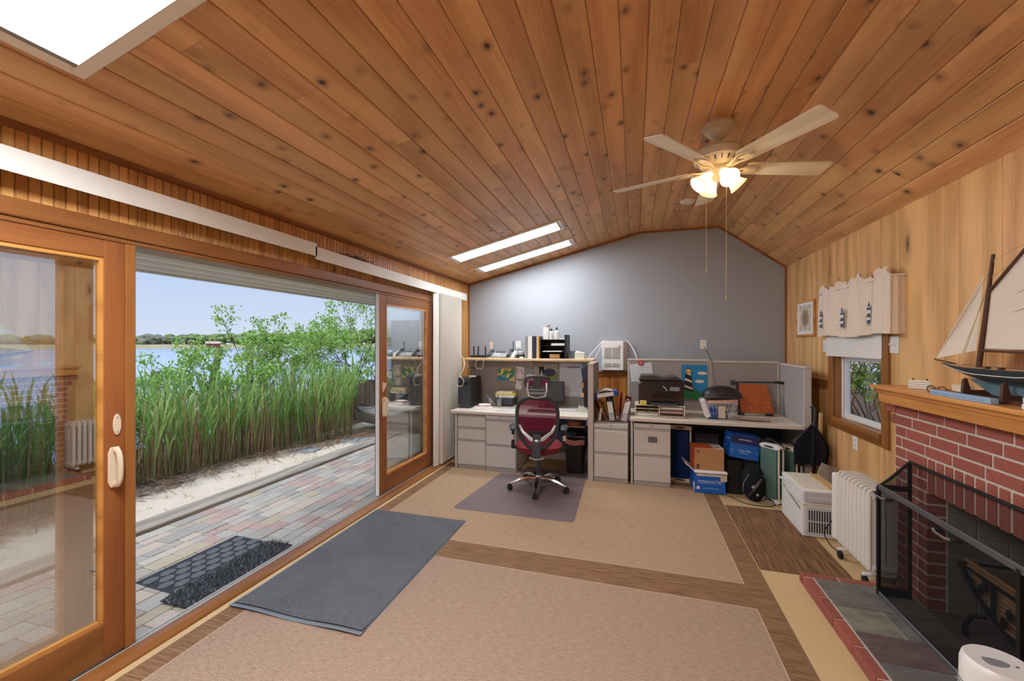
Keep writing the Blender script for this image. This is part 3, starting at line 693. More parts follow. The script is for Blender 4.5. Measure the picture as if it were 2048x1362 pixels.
bh = thing('boathouse', 'tiny red brown boathouse on the far shore of the bay', 'building', tuple(SH0+sd*.475+sn*4+Vector((0, 0, -.6))), .8)
put('wall', MB().bx(-3, 3, -2, 2, 0, 2.2), flat('red_siding', C(140,84,70), .8), bh); put('roof', MB().prism([(-2.4, 2.1), (2.4, 2.1), (0, 3.4)], 'x', -3.3, 3.3), flat('pale_roof', C(200,180,168), .8), bh)

# ---- paver patio: the pavers that show largest are single pieces, the rest one joined part
patio = struct('patio', MB().bx(-4.16, XL-.2, -.5, 7.6, GZ-.06, GZ-.012), flat('joint_sand', C(118,104,74), .95, var=.3, sc=20))
pcols = [C(176,172,166), C(166,164,158), C(186,180,170), C(160,158,154), C(178,168,148), C(190,176,164), C(180,158,150), C(174,152,146), C(168,162,150), C(172,170,164), C(160,158,152)]
pm_ = [(lambda t, c: (t.bump(t.noise(60, detail=4), .3, .006), t.fin(t.mix(t.noise(35, detail=4), c, tuple(q*.8 for q in c[:3])+(1,)), .85))[-1])(NT('paver_%d' % k), c) for k, c in enumerate(pcols)]
rg = random.Random(3); pav = []; x = XL-.215; pch = {}
rowi = 0
while x > -4.12:
    w = rg.choice((.105, .155, .155)); x0 = max(x-w, -4.15); y = -.4+rg.uniform(0, .15)
    while y < 7.5:
        L = rg.choice((.115, .155, .155, .205, .23)); pav.append((x0, x, y, y+L)); y += L
    x = x0
def vis(p):
    cx, cy = (p[0]+p[1])/2, (p[2]+p[3])/2; A = math.atan(246/820); d = -cx*math.sin(A)+cy*math.cos(A); r = cx*math.cos(A)+cy*math.sin(A)
    if d < .5: return 0
    px = 1024+820*r/d
    if not (0 < px < 790) : return 0
    return (1 if px > 240 else .15)*(p[1]-p[0])*(p[3]-p[2])/d**3
pav.sort(key=vis, reverse=True); rest = MB()
for k, (a, b, c, d) in enumerate(pav):
    gp = .0035; z = GZ+rg.uniform(-.003, .002); mm = rg.randrange(len(pm_))
    if k < 300:
        key = (round(b-a, 3), round(d-c, 3), mm)
        if key not in pch: pch[key] = MB().bx(-(b-a)/2+gp, (b-a)/2-gp, -(d-c)/2+gp, (d-c)/2-gp, -.03, 0).mesh('paver', [pm_[mm]], bevel=.004)
        put('paver', pch[key], pm_[mm], patio, loc=((a+b)/2, (c+d)/2, z))
    else: rest.bx(a+gp, b-gp, c+gp, d-gp, GZ-.03, z, mm)
o = put('far_pavers', rest, pm_, patio, fix=False); o['kind'] = 'stuff'
m_grayw = wood('weathered_timber', C(158,150,138), C(118,110,98), C(80,72,62), u=1, v=0, rough=.9, rvar=.08)
kb = thing('timber_kerb', 'weathered grey timber edging between the pavers and the sand', 'kerb', (-4.3, 3.5, GZ))
for y0, y1 in ((-1.5, 2.3), (2.31, 5.9), (5.91, 7.2)): put('timber', MB().bx(-.13, .12, y0-3.5, y1-3.5, -.06, .025), m_grayw, kb, bevel=.008)
m_flag = slate_m('bluestone', C(150,160,164))
tag(put('stepping_stone', MB().prism([(-.2, -.14), (.06, -.18), (.2, -.08), (.18, .14), (-.06, .18), (-.2, .08)], 'z', -.03, .012), m_flag, loc=(-5.0, 5.3, GZ-.01), bevel=.006), 'flat bluestone stepping stone half sunk in the sand near the reeds', 'stone')
tag(put('stepping_stone', MB().prism([(-.4, -.18), (.2, -.25), (.4, .05), (.3, .25), (-.2, .2)], 'z', -.03, .012), m_flag, loc=(-4.5, 6.1, GZ-.01), bevel=.006), 'flat bluestone stepping stone beside the far end of the pavers', 'stone')

# ---- mats on the patio
m_rub = flat('black_rubber_mat', C(44,46,50), .6, var=.1); m_hex = flat('worn_rubber_relief', C(92,94,98), .7, var=.1)
rm = thing('rubber_doormat', 'black rubber doormat with a honeycomb relief on the pavers', 'mat', (-3.09, 2.35, GZ+.002), R(-2))
put('mat_base', MB().bx(-.245, .245, -.37, .37, 0, .009), m_rub, rm, bevel=.002)
hx = MB().prism([(.05*math.cos(R(60*k+30))*.82, .064*math.sin(R(60*k+30))*.82) for k in range(6)], 'z', .008, .015).mesh('hexagon', [m_hex], bevel=.003)
for i in range(-4, 5):
    for j in range(-6, 7):
        px, py = i*.078, (j+.5*(i % 2))*.108
        if abs(px) < .212 and abs(py) < .335: put('hexagon', hx, m_hex, rm, loc=(px, py, 0))
sm = thing('shaggy_mat', 'dark grey shaggy scrubber mat against the door track on the pavers', 'mat', (-2.82, 2.3, GZ+.012), R(1.5))
put('mat_base', MB().bx(-.125, .125, -.42, .42, 0, .012), m_rub, sm, bevel=.005)
sh = MB(); rg = random.Random(9)
for i in range(3600):
    px, py = rg.uniform(-.13, .13), rg.uniform(-.43, .43)
    if abs(px) > .09 and abs(py) > .39: continue
    d = Vector((rg.gauss(0, .012), rg.gauss(0, .012), rg.uniform(.014, .028))); p = Vector((px, py, .01)); sd_ = Vector((rg.uniform(-1,1), rg.uniform(-1,1), 0)).normalized()*.0022
    sh.add([p-sd_, p+sd_, p+d], [(0, 1, 2)], rg.choice((0, 0, 1, 2)))
o = put('bristles', sh, [flat('bristle_dark', C(44,46,52), .8), flat('bristle_mid', C(84,88,96), .8), flat('bristle_light', C(136,140,148), .8)], sm, fix=False); o['kind'] = 'stuff'

# ---- reeds
def reed_edge(y): return -5.55 if y < 4.6 else (-5.55+(y-4.6)*.36 if y < 6.9 else -4.72)
def blades(n, hmin, hmax, seed, leaf, depth, lean):
    b = MB(); rg = random.Random(seed)
    for i in range(n):
        y = rg.uniform(1.6, 11.5); x = reed_edge(y)-.02-depth*rg.random()**1.6
        if x > -.79*y+.05: continue
        z0 = gz(x)-.02; h = rg.uniform(hmin, hmax)*(1.0 if x < reed_edge(y)-.4 else .9); an = rg.uniform(0, 6.283)
        d = Vector((rg.gauss(0, lean), rg.gauss(0, lean), 1)).normalized(); base = Vector((x, y, z0)); s = Vector((math.cos(an), math.sin(an), 0))
        top = base+d*h; w = rg.uniform(.004, .0065); m = rg.randrange(3)
        b.add([base-s*w, base+s*w, top+s*w*.4, top-s*w*.4], [(0, 1, 2, 3)], m)
        if leaf:
            k = rg.randint(4, 7)
            for q in range(k):
                f = .3+.7*(q+rg.random()*.6)/k; p = base+d*h*min(f, .98); a = rg.uniform(0, 6.283); o = Vector((math.cos(a), math.sin(a), 0)); t = Vector((-o.y, o.x, 0))
                L = rg.uniform(.28, .55); wl = rg.uniform(.009, .017); p1 = p+o*L*.16+Vector((0,0,L*.55)); p2 = p+o*L*rg.uniform(.3,.55)+Vector((0,0,L*rg.uniform(.75,1.0)))
                b.add([p-t*wl*.4, p+t*wl*.4, p1+t*wl, p1-t*wl, p2], [(0, 1, 2, 3), (3, 2, 4)], m)
    return b
def leaf_m(name, c):
    t = NT(name); t.b.inputs['Subsurface Weight'].default_value = 0
    tl = t.n('BsdfTranslucent'); tl.inputs[0].default_value = tuple(min(1, q*1.1) for q in c[:3])+(1,); mx = t.n('MixShader'); mx.inputs[0].default_value = .35
    t.l(t.b.outputs[0], mx.inputs[1]); t.l(tl.outputs[0], mx.inputs[2]); t.l(mx.outputs[0], t.out.inputs[0])
    return t.fin(t.mix(t.noise(3), c, tuple(q*.72 for q in c[:3])+(1,)), .6)
gm = [leaf_m('reed_green_a', C(166,204,112)), leaf_m('reed_green_b', C(138,184,96)), leaf_m('reed_green_c', C(186,214,130))]
dm = [flat('dry_reed_a', C(164,136,100), .9), flat('dry_reed_b', C(132,106,80), .9), flat('dry_reed_c', C(186,160,122), .9)]
tag(put('green_reeds', blades(1150, .7, 1.3, 4, True, 2.0, .06), gm, fix=False), 'dense stand of tall green reeds along the sandy bank', 'reeds', kind='stuff')
tag(put('dry_reeds', blades(4200, .6, 1.3, 5, False, 2.0, .06), dm, fix=False), 'dead brown reed stalks standing among the green reeds', 'reeds', kind='stuff')
lt = MB(); rg = random.Random(6)
for i in range(2400):
    y = rg.uniform(1.8, 8.5); x = reed_edge(y)+.32-abs(rg.gauss(0, .42)); a = rg.uniform(0, 6.283); L = rg.uniform(.08, .4); s = Vector((math.cos(a), math.sin(a), rg.gauss(0, .12)))*L; p = Vector((x, y, gz(x)+rg.uniform(.0, .05))); n_ = Vector((-s.y, s.x, 0)).normalized()*.004
    lt.add([p-n_, p+n_, p+s+n_, p+s-n_], [(0, 1, 2, 3)], rg.randrange(3))
tag(put('reed_litter', lt, [flat('litter_a', C(140,108,82), .9), flat('litter_b', C(104,76,58), .9), flat('litter_c', C(172,142,110), .9)], fix=False), 'fallen brown reed litter at the foot of the reeds', 'litter', kind='stuff')
tf = MB(); rg = random.Random(8)
for i in range(46):
    y = rg.uniform(1.8, 7.0); x = rg.uniform(-5.3, -4.5); 
    for k in range(rg.randint(4, 9)):
        a = rg.uniform(0, 6.283); L = rg.uniform(.03, .09); p = Vector((x+rg.gauss(0, .03), y+rg.gauss(0, .03), GZ-.02)); s = Vector((math.cos(a)*L, math.sin(a)*L, L*rg.uniform(.3, 1))); n_ = Vector((-s.y, s.x, 0)).normalized()*.0025
        tf.add([p-n_, p+n_, p+s], [(0, 1, 2)], 0)
tag(put('sand_grass', tf, leaf_m('sparse_grass', C(150,160,90)), fix=False), 'sparse short grass tufts scattered on the pale sand', 'grass', kind='stuff')

# ---- shrubs
m_bark = flat('shrub_bark', C(92,78,66), .9, var=.2)
sg = [leaf_m('leaf_a', C(158,200,92)), leaf_m('leaf_b', C(130,176,72)), leaf_m('leaf_c', C(184,216,116))]
def shrub(name, label, base, stems, top, spread, seed, leaves, lsize=.03, dark=False, cat='shrub'):
    rg = random.Random(seed); wd, lf = MB(), MB()
    def leafc(p, n):
        for k in range(n):
            c = p+Vector((rg.gauss(0, .06), rg.gauss(0, .06), rg.gauss(0, .05))); a = Vector((rg.gauss(0,1), rg.gauss(0,1), rg.gauss(0,1)+.6)).normalized(); b = a.orthogonal().normalized()
            L = lsize*rg.uniform(.7, 1.4); lf.add([c-b*L*.3, c+a*L*.1+b*L*.3, c+a*L*1.6, c-b*L*.5+a*L*.7], [(0, 1, 2, 3)], rg.randrange(3))
    def grow(p, d, L, r, lev):
        pts = [p]; q = p
        for k in range(3):
            d = (d+Vector((rg.gauss(0, .16), rg.gauss(0, .16), rg.gauss(0, .1)+.03))).normalized(); q = q+d*L/3; pts.append(q)
        wd.tube(pts, [r, r*.85, r*.7, r*.5], 5)
        if lev >= 2 : leafc(pts[2], leaves//2)
        if lev == 3: leafc(q, leaves); return
        for k in range(rg.choice((2, 3, 3))):
            nd = (d+Vector((rg.gauss(0, .55), rg.gauss(0, .55), rg.gauss(.05, .35)))).normalized(); grow(pts[rg.choice((2, 3, 3))], nd, L*rg.uniform(.55, .8), r*.55, lev+1)
    for i in range(stems):
        a = 6.283*i/stems+rg.uniform(-.4, .4); dd = Vector((math.cos(a)*spread, math.sin(a)*spread, 1)).normalized(); grow(Vector((math.cos(a)*.06, math.sin(a)*.06, 0)), dd, top*rg.uniform(.38, .5), .02, 0)
    e = thing(name, label, cat, base); put('branches', wd, m_bark, e, fix=False, smooth=True); put('foliage', lf, sg, e, fix=False)
    return e
shrub('bayberry_shrub', 'leggy green shrub with bare lower stems at the middle of the reeds', (-7.6, 6.7, gz(-7.6)), 6, 2.45, .5, 31, 20, .034)
shrub('bayberry_shrub', 'spreading green shrub rising above the reeds next to the old dock posts', (-7.2, 5.1, gz(-7.2)), 5, 1.9, .7, 33, 20, .034)
shrub('bayberry_shrub', 'tall dense shrub at the right end of the reeds by the fence', (-6.6, 8.9, gz(-6.6)), 8, 2.8, .5, 35, 24, .034)
shrub('bayberry_shrub', 'low sprawling shrub with horizontal boughs at the left edge of the open door', (-6.9, 4.0, gz(-6.9)), 4, 1.2, .9, 37, 14, .034)
shrub('bayberry_shrub', 'rounded shrub behind the gap between the tall shrubs', (-8.3, 8.8, gz(-8.3)), 5, 2.1, .5, 39, 18, .034)
shrub('window_bush', 'dark evergreen bush growing outside the right window', (4.6, 9.6, -.25), 9, 3.4, .4, 41, 30, .07)
shrub('window_bush', 'leafy green bush lower outside the right window', (3.5, 7.6, -.25), 8, 2.3, .3, 43, 30, .06)

# ---- old dock posts in the water's edge
m_post = wood('old_piling', C(132,116,100), C(96,82,70), C(60,50,42), u=2, v=0, rough=.9, rvar=.1)
pl_ = [((-9.8, 5.3), 2.1, 0, 'weathered dock post standing farthest left in the water'), ((-9.5, 6.05), 2.0, .05, 'weathered dock post second from the left in the water'), ((-9.6, 6.9), 2.45, -.55, 'leaning weathered dock post among the shrubs'), ((-9.5, 8.2), 2.35, .03, 'upright weathered dock post at the middle of the bank'), ((-9.2, 9.2), 2.2, -.06, 'weathered dock post nearest the tall shrub')]
for (x, y), h, tl, lb in pl_:
    p = thing('dock_post', lb, 'post', (x, y, -1.0), (0, 0, 0), 'old dock posts')
    put('shaft', MB().tube([(0, 0, 0), (0, tl*.5*-1, h*.5), (0, -tl, h)], [.085, .08, .075], 10), m_post, p, smooth=True)
    put('cap', MB().tube([(0, -tl, h), (0, -tl, h+.012)], [.078, .06], 10), m_grayw, p)
tag(put('dock_rail', MB().box((0, 0, 0), (.06, 2.2, .12), (R(1), 0, 0)), m_grayw, loc=(-9.75, 5.6, .28), bevel=.006), 'horizontal grey plank between the two leftmost dock posts', 'rail')
tag(put('dock_brace', MB().box((0, 0, 0), (.05, 1.3, .1), (R(38), 0, 0)), m_grayw, loc=(-9.4, 8.75, .75), bevel=.006), 'slanting grey brace board beside the upright dock post', 'brace')

# ---- fence and dinghy at the right
m_fence = wood('dark_fence', C(98,86,74), C(64,56,48), C(40,34,30), u=2, v=0, rough=.95, rvar=.2)
fe = thing('board_fence', 'dark weathered board fence behind the dinghy', 'fence', (-4.6, 8.1, GZ-.1))
fmsh = {h: MB().prism([(-.068, 0), (.068, 0), (.068, h-.02), (.05, h), (-.05, h), (-.068, h-.02)], 'y', 0, .02).mesh('picket', [m_fence]) for h in (.95, 2.3)}
x = -2.6
while x < 1.9: put('picket', fmsh[.95 if x < -.75 else 2.3], m_fence, fe, loc=(x, rnd.uniform(-.004, .004), 0)); x += .142  # tall pickets added as dark background for reflections in the right door
for zz in (.25, .75): put('rail', MB().bx(-2.6, 1.9, .02, .06, zz, zz+.09), m_fence, fe)
dg = thing('dinghy', 'weathered pale grey dinghy lying on the sand by the fence', 'boat', (-4.2, 7.05, GZ), R(4))
def hull(u, v):
    t = 2*u-1; wdt = .5*(1-abs(t)**2.6*.85); a = math.pi*v; zz = .05+.3*(abs(math.cos(a))**1.6)+.1*abs(t)**3
    return (t*1.15, -wdt*math.cos(a), zz)
m_hull = flat('dinghy_paint', C(176,174,168), .6, var=.15)
put('hull', MB().grid(hull, 20, 12), m_hull, dg, smooth=True)
put('thwart', MB().bx(-.2, .05, -.42, .42, .3, .325), m_fence, dg); put('thwart', MB().bx(.55, .75, -.33, .33, .32, .345), m_fence, dg)
put('gunwale', MB().tube([hull(k/20, 0) for k in range(21)], .018, 6).tube([hull(k/20, 1) for k in range(21)], .018, 6), m_fence, dg)
tag(put('scrap_boards', MB().box((0, 0, 0), (1.1, .1, .02), (R(4), R(-8), R(14))), m_grayw, loc=(-4.7, 6.95, .36)), 'loose grey board lying across the dinghy', 'board')
tag(put('retaining_plank', MB().bx(-.9, .9, -.03, .03, 0, .3), m_fence, loc=(-5.0, 7.7, GZ-.02), bevel=.008), 'dark plank set on edge behind the dinghy', 'plank')
# ================================================================== WORKSTATIONS
def TH(name, label, cat, base, group=None, rotz=0):
    """thing whose parts are given in world coordinates (when not turned); returns (empty, part function)"""
    e = thing(name, label, cat, base, (0, 0, rotz), group); off = -Vector(base) if not rotz else Vector((0, 0, 0))
    def P(pn, mb, mat, par=None, **k): return put(pn, mb, mat, par or e, loc=off if par is None else (0, 0, 0), **k)
    return e, P
YP = 5.5                                  # face of the back panels
# ---- cubicle panels
def panel(label, x0, x1, y0, y1, h, axis, feet=()):
    e, P = TH('cubicle_panel', label, 'partition', ((x0+x1)/2, (y0+y1)/2, 0), 'grey fabric cubicle panels')
    t = .012
    if axis == 'x':
        P('fabric_face', MB().bx(x0+.02, x1-.02, y0, y1, .1, h-.03), m_pfab)
        P('end_post', MB().bx(x0, x0+.02, y0-.002, y1+.002, .0, h-.028), m_ptrim, bevel=.002); P('end_post', MB().bx(x1-.02, x1, y0-.002, y1+.002, .0, h-.028), m_ptrim, bevel=.002)
        P('kick_plate', MB().bx(x0+.02, x1-.02, y0+.004, y1-.004, .008, .1), m_ptrim)
    else:
        P('fabric_face', MB().bx(x0, x1, y0+.02, y1-.02, .1, h-.03), m_pfab)
        P('end_post', MB().bx(x0-.002, x1+.002, y0, y0+.02, .0, h-.028), m_ptrim, bevel=.002); P('end_post', MB().bx(x0-.002, x1+.002, y1-.02, y1, .0, h-.028), m_ptrim, bevel=.002)
        P('kick_plate', MB().bx(x0+.004, x1-.004, y0+.02, y1-.02, .008, .1), m_ptrim)
    P('top_cap', MB().bx(x0-.004, x1+.004, y0-.004, y1+.004, h-.028, h), m_ptrim, bevel=.006)
panel('grey fabric cubicle panel behind the desk with the computer, left half', -2.3, -1.306, YP, YP+.06, 1.35, 'x')
panel('grey fabric cubicle panel behind the desk with the wall calendar', -1.302, -.52, YP, YP+.06, 1.35, 'x')
panel('tall grey divider panel seen end-on between the two desks', -.516, -.46, 4.76, YP-.008, 1.355, 'y')
panel('grey fabric cubicle panel with a lighthouse picture behind the printer', -.09, .868, YP, YP+.06, 1.385, 'x')
panel('grey fabric cubicle panel behind the paper cutter', .872, 1.62, YP, YP+.06, 1.37, 'x')
panel('short grey wing panel at the right end of the long desk', 1.625, 1.685, 4.775, YP+.06, 1.352, 'y')
# ---- desk 1: work surface, supports, shelf
e, P = TH('office_desk', 'putty grey workstation desk with the office chair in front', 'desk', (-1.37, 5.1, 0))
P('desktop', MB().bx(-2.24, -.52, 4.745, YP-.004, .7, .735), m_lam, bevel=.006, seg=2)
P('end_panel', MB().bx(-2.2, -2.17, 4.8, 5.45, .0065, .7), m_metal, bevel=.004)
P('cantilever', MB().bx(-.545, -.52, 4.85, YP-.01, .62, .7), m_metal)
P('modesty_panel', MB().bx(-1.36, -.55, 5.42, 5.435, .22, .68), flat('modesty_blue', C(70,88,116), .6))
e, P = TH('overhead_shelf', 'maple topped shelf on the panels over the computer desk', 'shelf', (-1.36, 5.35, 1.35))
P('shelf_board', MB().bx(-2.25, -.5, 5.17, 5.6, 1.352, 1.382), m_maple, bevel=.004)
P('bracket', MB().bx(-2.2, -2.185, 5.2, YP-.001, 1.25, 1.352), m_ptrim); P('bracket', MB().bx(-1.31, -1.297, 5.22, YP-.001, 1.29, 1.352), m_ptrim)
# ---- desk 2
e, P = TH('office_desk', 'long putty grey desk under the printer and paper cutter', 'desk', (.8, 5.1, 0))
P('desktop', MB().bx(-.055, 1.62, 4.735, YP-.004, .718, .753), m_lam, bevel=.006, seg=2)
P('end_leg', MB().bx(-.045, -.022, 4.79, 5.45, .0065, .718), m_metal, bevel=.004)
P('back_panel', MB().bx(.0, 1.6, 5.43, 5.445, .1, .7), flat('desk_back_blue', C(64,82,108), .6))
# ---- pedestals and file cabinets
def cabinet(name, label, x0, x1, yf, yb, h, rows, lock=True, group='putty grey file cabinets'):
    e, P = TH(name, label, 'file cabinet', ((x0+x1)/2, (yf+yb)/2, 0), group)
    P('body', MB().bx(x0, x1, yf+.02, yb, .012, h), m_metal, bevel=.003)
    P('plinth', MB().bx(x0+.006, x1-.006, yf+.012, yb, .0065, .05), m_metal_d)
    zt = h-.004; 
    if lock:
        f = P('lock_rail', MB().bx(x0, x1, yf+.006, yf+.02, h-.045, h), m_metal, bevel=.002)
        P('lock', MB().cyl(((x0+x1)/2, yf+.006, h-.022), ((x0+x1)/2, yf+.002, h-.022), .007, n=10), m_dgrey, f); zt = h-.047
    tot = sum(rows); H = zt-.055
    for r in rows:
        z0 = zt-H*r/tot
        d = P('drawer', MB().bx(x0+.002, x1-.002, yf, yf+.02, z0+.003, zt-.03), m_metal, bevel=.004)
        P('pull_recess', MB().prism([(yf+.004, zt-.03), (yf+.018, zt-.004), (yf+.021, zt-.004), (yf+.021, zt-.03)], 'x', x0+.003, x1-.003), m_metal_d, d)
        zt = z0
    return e, P
cabinet('drawer_pedestal', 'grey three drawer pedestal under the left end of the computer desk', -2.155, -1.775, 4.78, 5.35, .692, (1, 1, 2), False)
cabinet('drawer_pedestal', 'grey two drawer pedestal behind the office chair', -1.77, -1.385, 4.775, 5.35, .692, (1.1, 1))
cabinet('file_cabinet', 'grey two drawer file cabinet carrying the leaning binders', -.452, -.075, 4.765, 5.37, .665, (1, 1.05))
e, P = cabinet('file_cabinet', 'grey two drawer file cabinet with a small magnet picture under the printer desk', -.012, .372, 4.765, 5.37, .69, (1, 1.02))
mg = thing('fridge_magnet', 'small purple landscape magnet on the right file cabinet', 'magnet', (.185, 4.763, .52))
put('print', MB().bx(-.048, .048, -.003, 0, -.03, .035), (lambda t: t.fin(t.ramp(t.n('SeparateXYZ', i_0=t.pos()).outputs[2], (.0, C(110,104,100)), (.3, C(150,140,190)), (.9, C(180,176,214))), .6))(NT('landscape_magnet')), mg)
put('sailboat_print', MB().prism([(-.008, -.004), (.012, -.004), (.004, .02)], 'y', -.0036, -.003), m_navy, mg)

# ---- office chair
m_meshr = mesh_mat('burgundy_mesh_fabric', C(116,34,62), .74)
m_seat = fabric('burgundy_seat_fabric', C(132,50,58), 250, .15)
m_cfr = flat('charcoal_frame', C(46,52,60), .45, var=.06)
m_silver = flat('silver_plastic', C(206,208,210), .3, .4, var=.03)
ch = thing('office_chair', 'burgundy mesh office chair with headrest on a chrome five star base', 'office chair', (-1.0, 4.34, .0102), R(9))
st = MB()
for k in range(5):
    a = R(-93+72*k); c_, s_ = math.cos(a), math.sin(a)
    leg = put('base_leg', MB().tube([(c_*.03, s_*.03, .115), (c_*.12, s_*.12, .125), (c_*.22, s_*.22, .105), (c_*.315, s_*.315, .068)], [(.024, .032), (.022, .03), (.018, .024), (.014, .016)], 8, ref=(0, 0, 1)), m_chrome, ch, smooth=True)
    cs = put('caster', MB().cyl((c_*.315-s_*.022, s_*.315+c_*.022, .029), (c_*.315-s_*.006, s_*.315+c_*.006, .029), .029, n=14).cyl((c_*.315+s_*.006, s_*.315-c_*.006, .029), (c_*.315+s_*.022, s_*.315-c_*.022, .029), .029, n=14).cyl((c_*.315-s_*.02, s_*.315+c_*.02, .029), (c_*.315+s_*.02, s_*.315-c_*.02, .029), .012, n=8).cyl((c_*.315, s_*.315, .03), (c_*.315, s_*.315, .066), .011, n=8), m_rubber, ch, smooth=True)
put('hub', MB().lathe([(0, .09), (.034, .09), (.036, .135), (.03, .15), (0, .15)], n=16), m_chrome, ch, smooth=True)
put('gas_lift', MB().cyl((0, 0, .14), (0, 0, .3), .024).cyl((0, 0, .3), (0, 0, .4), .014), m_cfr, ch, smooth=True)
put('mechanism', MB().bx(-.1, .1, -.12, .14, .385, .43), m_black, ch, bevel=.01)
def seatf(u, v):
    a = 2*math.pi*u; r = v
    x = .255*r*math.copysign(abs(math.cos(a))**.75, math.cos(a)); y = .24*r*math.copysign(abs(math.sin(a))**.75, math.sin(a))+.05
    return (x, y, .5-.028*(1-r)**2*0-.03*max(0, r-.82)/.18)
put('seat', MB().grid(seatf, 28, 6).grid(lambda u, v: (lambda p: (p[0]*(1-.12*v), .05+(p[1]-.05)*(1-.12*v), p[2]-.065*v))(seatf(u, 1)), 28, 2).grid(lambda u, v: (lambda p: (p[0]*.88*(1-v), .05+(p[1]-.05)*.88*(1-v), p[2]-.065))(seatf(u, 1)), 28, 2), m_seat, ch, smooth=True)
# back: frame loop in its own plane, bowed; y is the back's distance behind the seat
def by(x, z): return -.215-.06*(z-.5)+.55*x*x-.05*math.exp(-((z-.62)/.12)**2)*0
loop = []
for k in range(40):
    a = 2*math.pi*k/40; cx, sz = math.cos(a), math.sin(a)
    z = .745+.268*math.copysign(abs(sz)**.72, sz); wx = .205+.028*(z-.745)/.268 - (.05 if z < .6 else 0)*min(1, (.6-z)/.12)
    loop.append((wx*math.copysign(abs(cx)**.62, cx), z))
pts = [(x, by(x, z), z) for x, z in loop]; pts.append(pts[0]); 
put('back_frame', MB().tube(pts, [(.014, .019)]*len(pts), 8, caps=False, ref=(0, 1, 0)), m_cfr, ch, smooth=True)
cc = [(0, .745)]
bm_ = MB(); bm_.grid(lambda u, v: (lambda q: (q[0], by(q[0], q[1]), q[1]))((loop[int(round(u*40)) % 40][0]*v, .745+(loop[int(round(u*40)) % 40][1]-.745)*v)), 40, 6)
put('back_mesh', bm_, m_meshr, ch, smooth=True)
put('lumbar_yoke', MB().tube([(-.185, by(.185, .72)-.012, .73), (-.15, by(.15, .65)-.02, .66), (-.06, -.3, .6), (0, -.31, .59), (.06, -.3, .6), (.15, by(.15, .65)-.02, .66), (.185, by(.185, .72)-.012, .73)], [(.006, .012), (.008, .016), (.009, .02), (.009, .022), (.009, .02), (.008, .016), (.006, .012)], 8, ref=(0, 1, 0)), m_silver, ch, smooth=True)
put('spine', MB().box((0, -.305, .53), (.085, .035, .24), (R(-6), 0, 0)).box((0, -.2, .415), (.08, .24, .03)), m_dgrey, ch, bevel=.008)
put('spine_foot', MB().tube([(-.075, -.31, .415), (-.02, -.325, .402), (.02, -.325, .402), (.075, -.31, .415)], [(.006, .012)]*4, 8), m_silver, ch, smooth=True)
put('lumbar_pad', MB().box((0, -.25, .655), (.17, .02, .035)), m_black, ch, bevel=.006)
for s in (-1, 1):
    ar = put('armrest', MB().tube([(.27*s, -.12, .655), (.275*s, -.05, .672), (.28*s, .06, .672), (.285*s, .14, .662)], [(.012, .03), (.014, .042), (.014, .042), (.011, .032)], 10, ref=(0, 0, 1)), m_cfr, ch, smooth=True)
    put('arm_post', MB().box((.275*s, -.03, .57), (.03, .05, .17)).box((.24*s, -.03, .45), (.1, .05, .03)).box((.277*s, -.03, .475), (.034, .055, .08)), m_black, ar, bevel=.006)
    put('arm_collar', MB().box((.277*s, -.03, .56), (.036, .057, .06)), m_silver, ar, bevel=.006)
hr = [(.13*math.copysign(abs(math.cos(2*math.pi*k/28))**.7, math.cos(2*math.pi*k/28)), 1.165+.062*math.copysign(abs(math.sin(2*math.pi*k/28))**.7, math.sin(2*math.pi*k/28))) for k in range(28)]
hp = [(x, -.2+1.1*x*x, z) for x, z in hr]; hp.append(hp[0])
put('headrest_frame', MB().tube(hp, [(.009, .013)]*29, 8, caps=False, ref=(0, 1, 0)).box((0, -.205, 1.165), (.075, .02, .11)), m_dgrey, ch, smooth=True)
put('headrest_mesh', MB().grid(lambda u, v: (lambda q: (q[0]*v, -.198+1.1*(q[0]*v)**2, 1.165+(q[1]-1.165)*v))(hr[int(round(u*28)) % 28]), 28, 4), m_meshr, ch, smooth=True)
put('headrest_stem', MB().tube([(-.095, -.225, 1.165), (-.1, -.24, 1.1), (-.085, -.25, 1.03), (0, -.252, 1.012), (.085, -.25, 1.03), (.1, -.24, 1.1), (.095, -.225, 1.165)], .0085, 8), m_silver, ch, smooth=True)
put('headrest_strap', MB().box((0, -.235, 1.095), (.17, .01, .012)).box((0, -.24, 1.06), (.17, .01, .02)), m_grey, ch, bevel=.003)

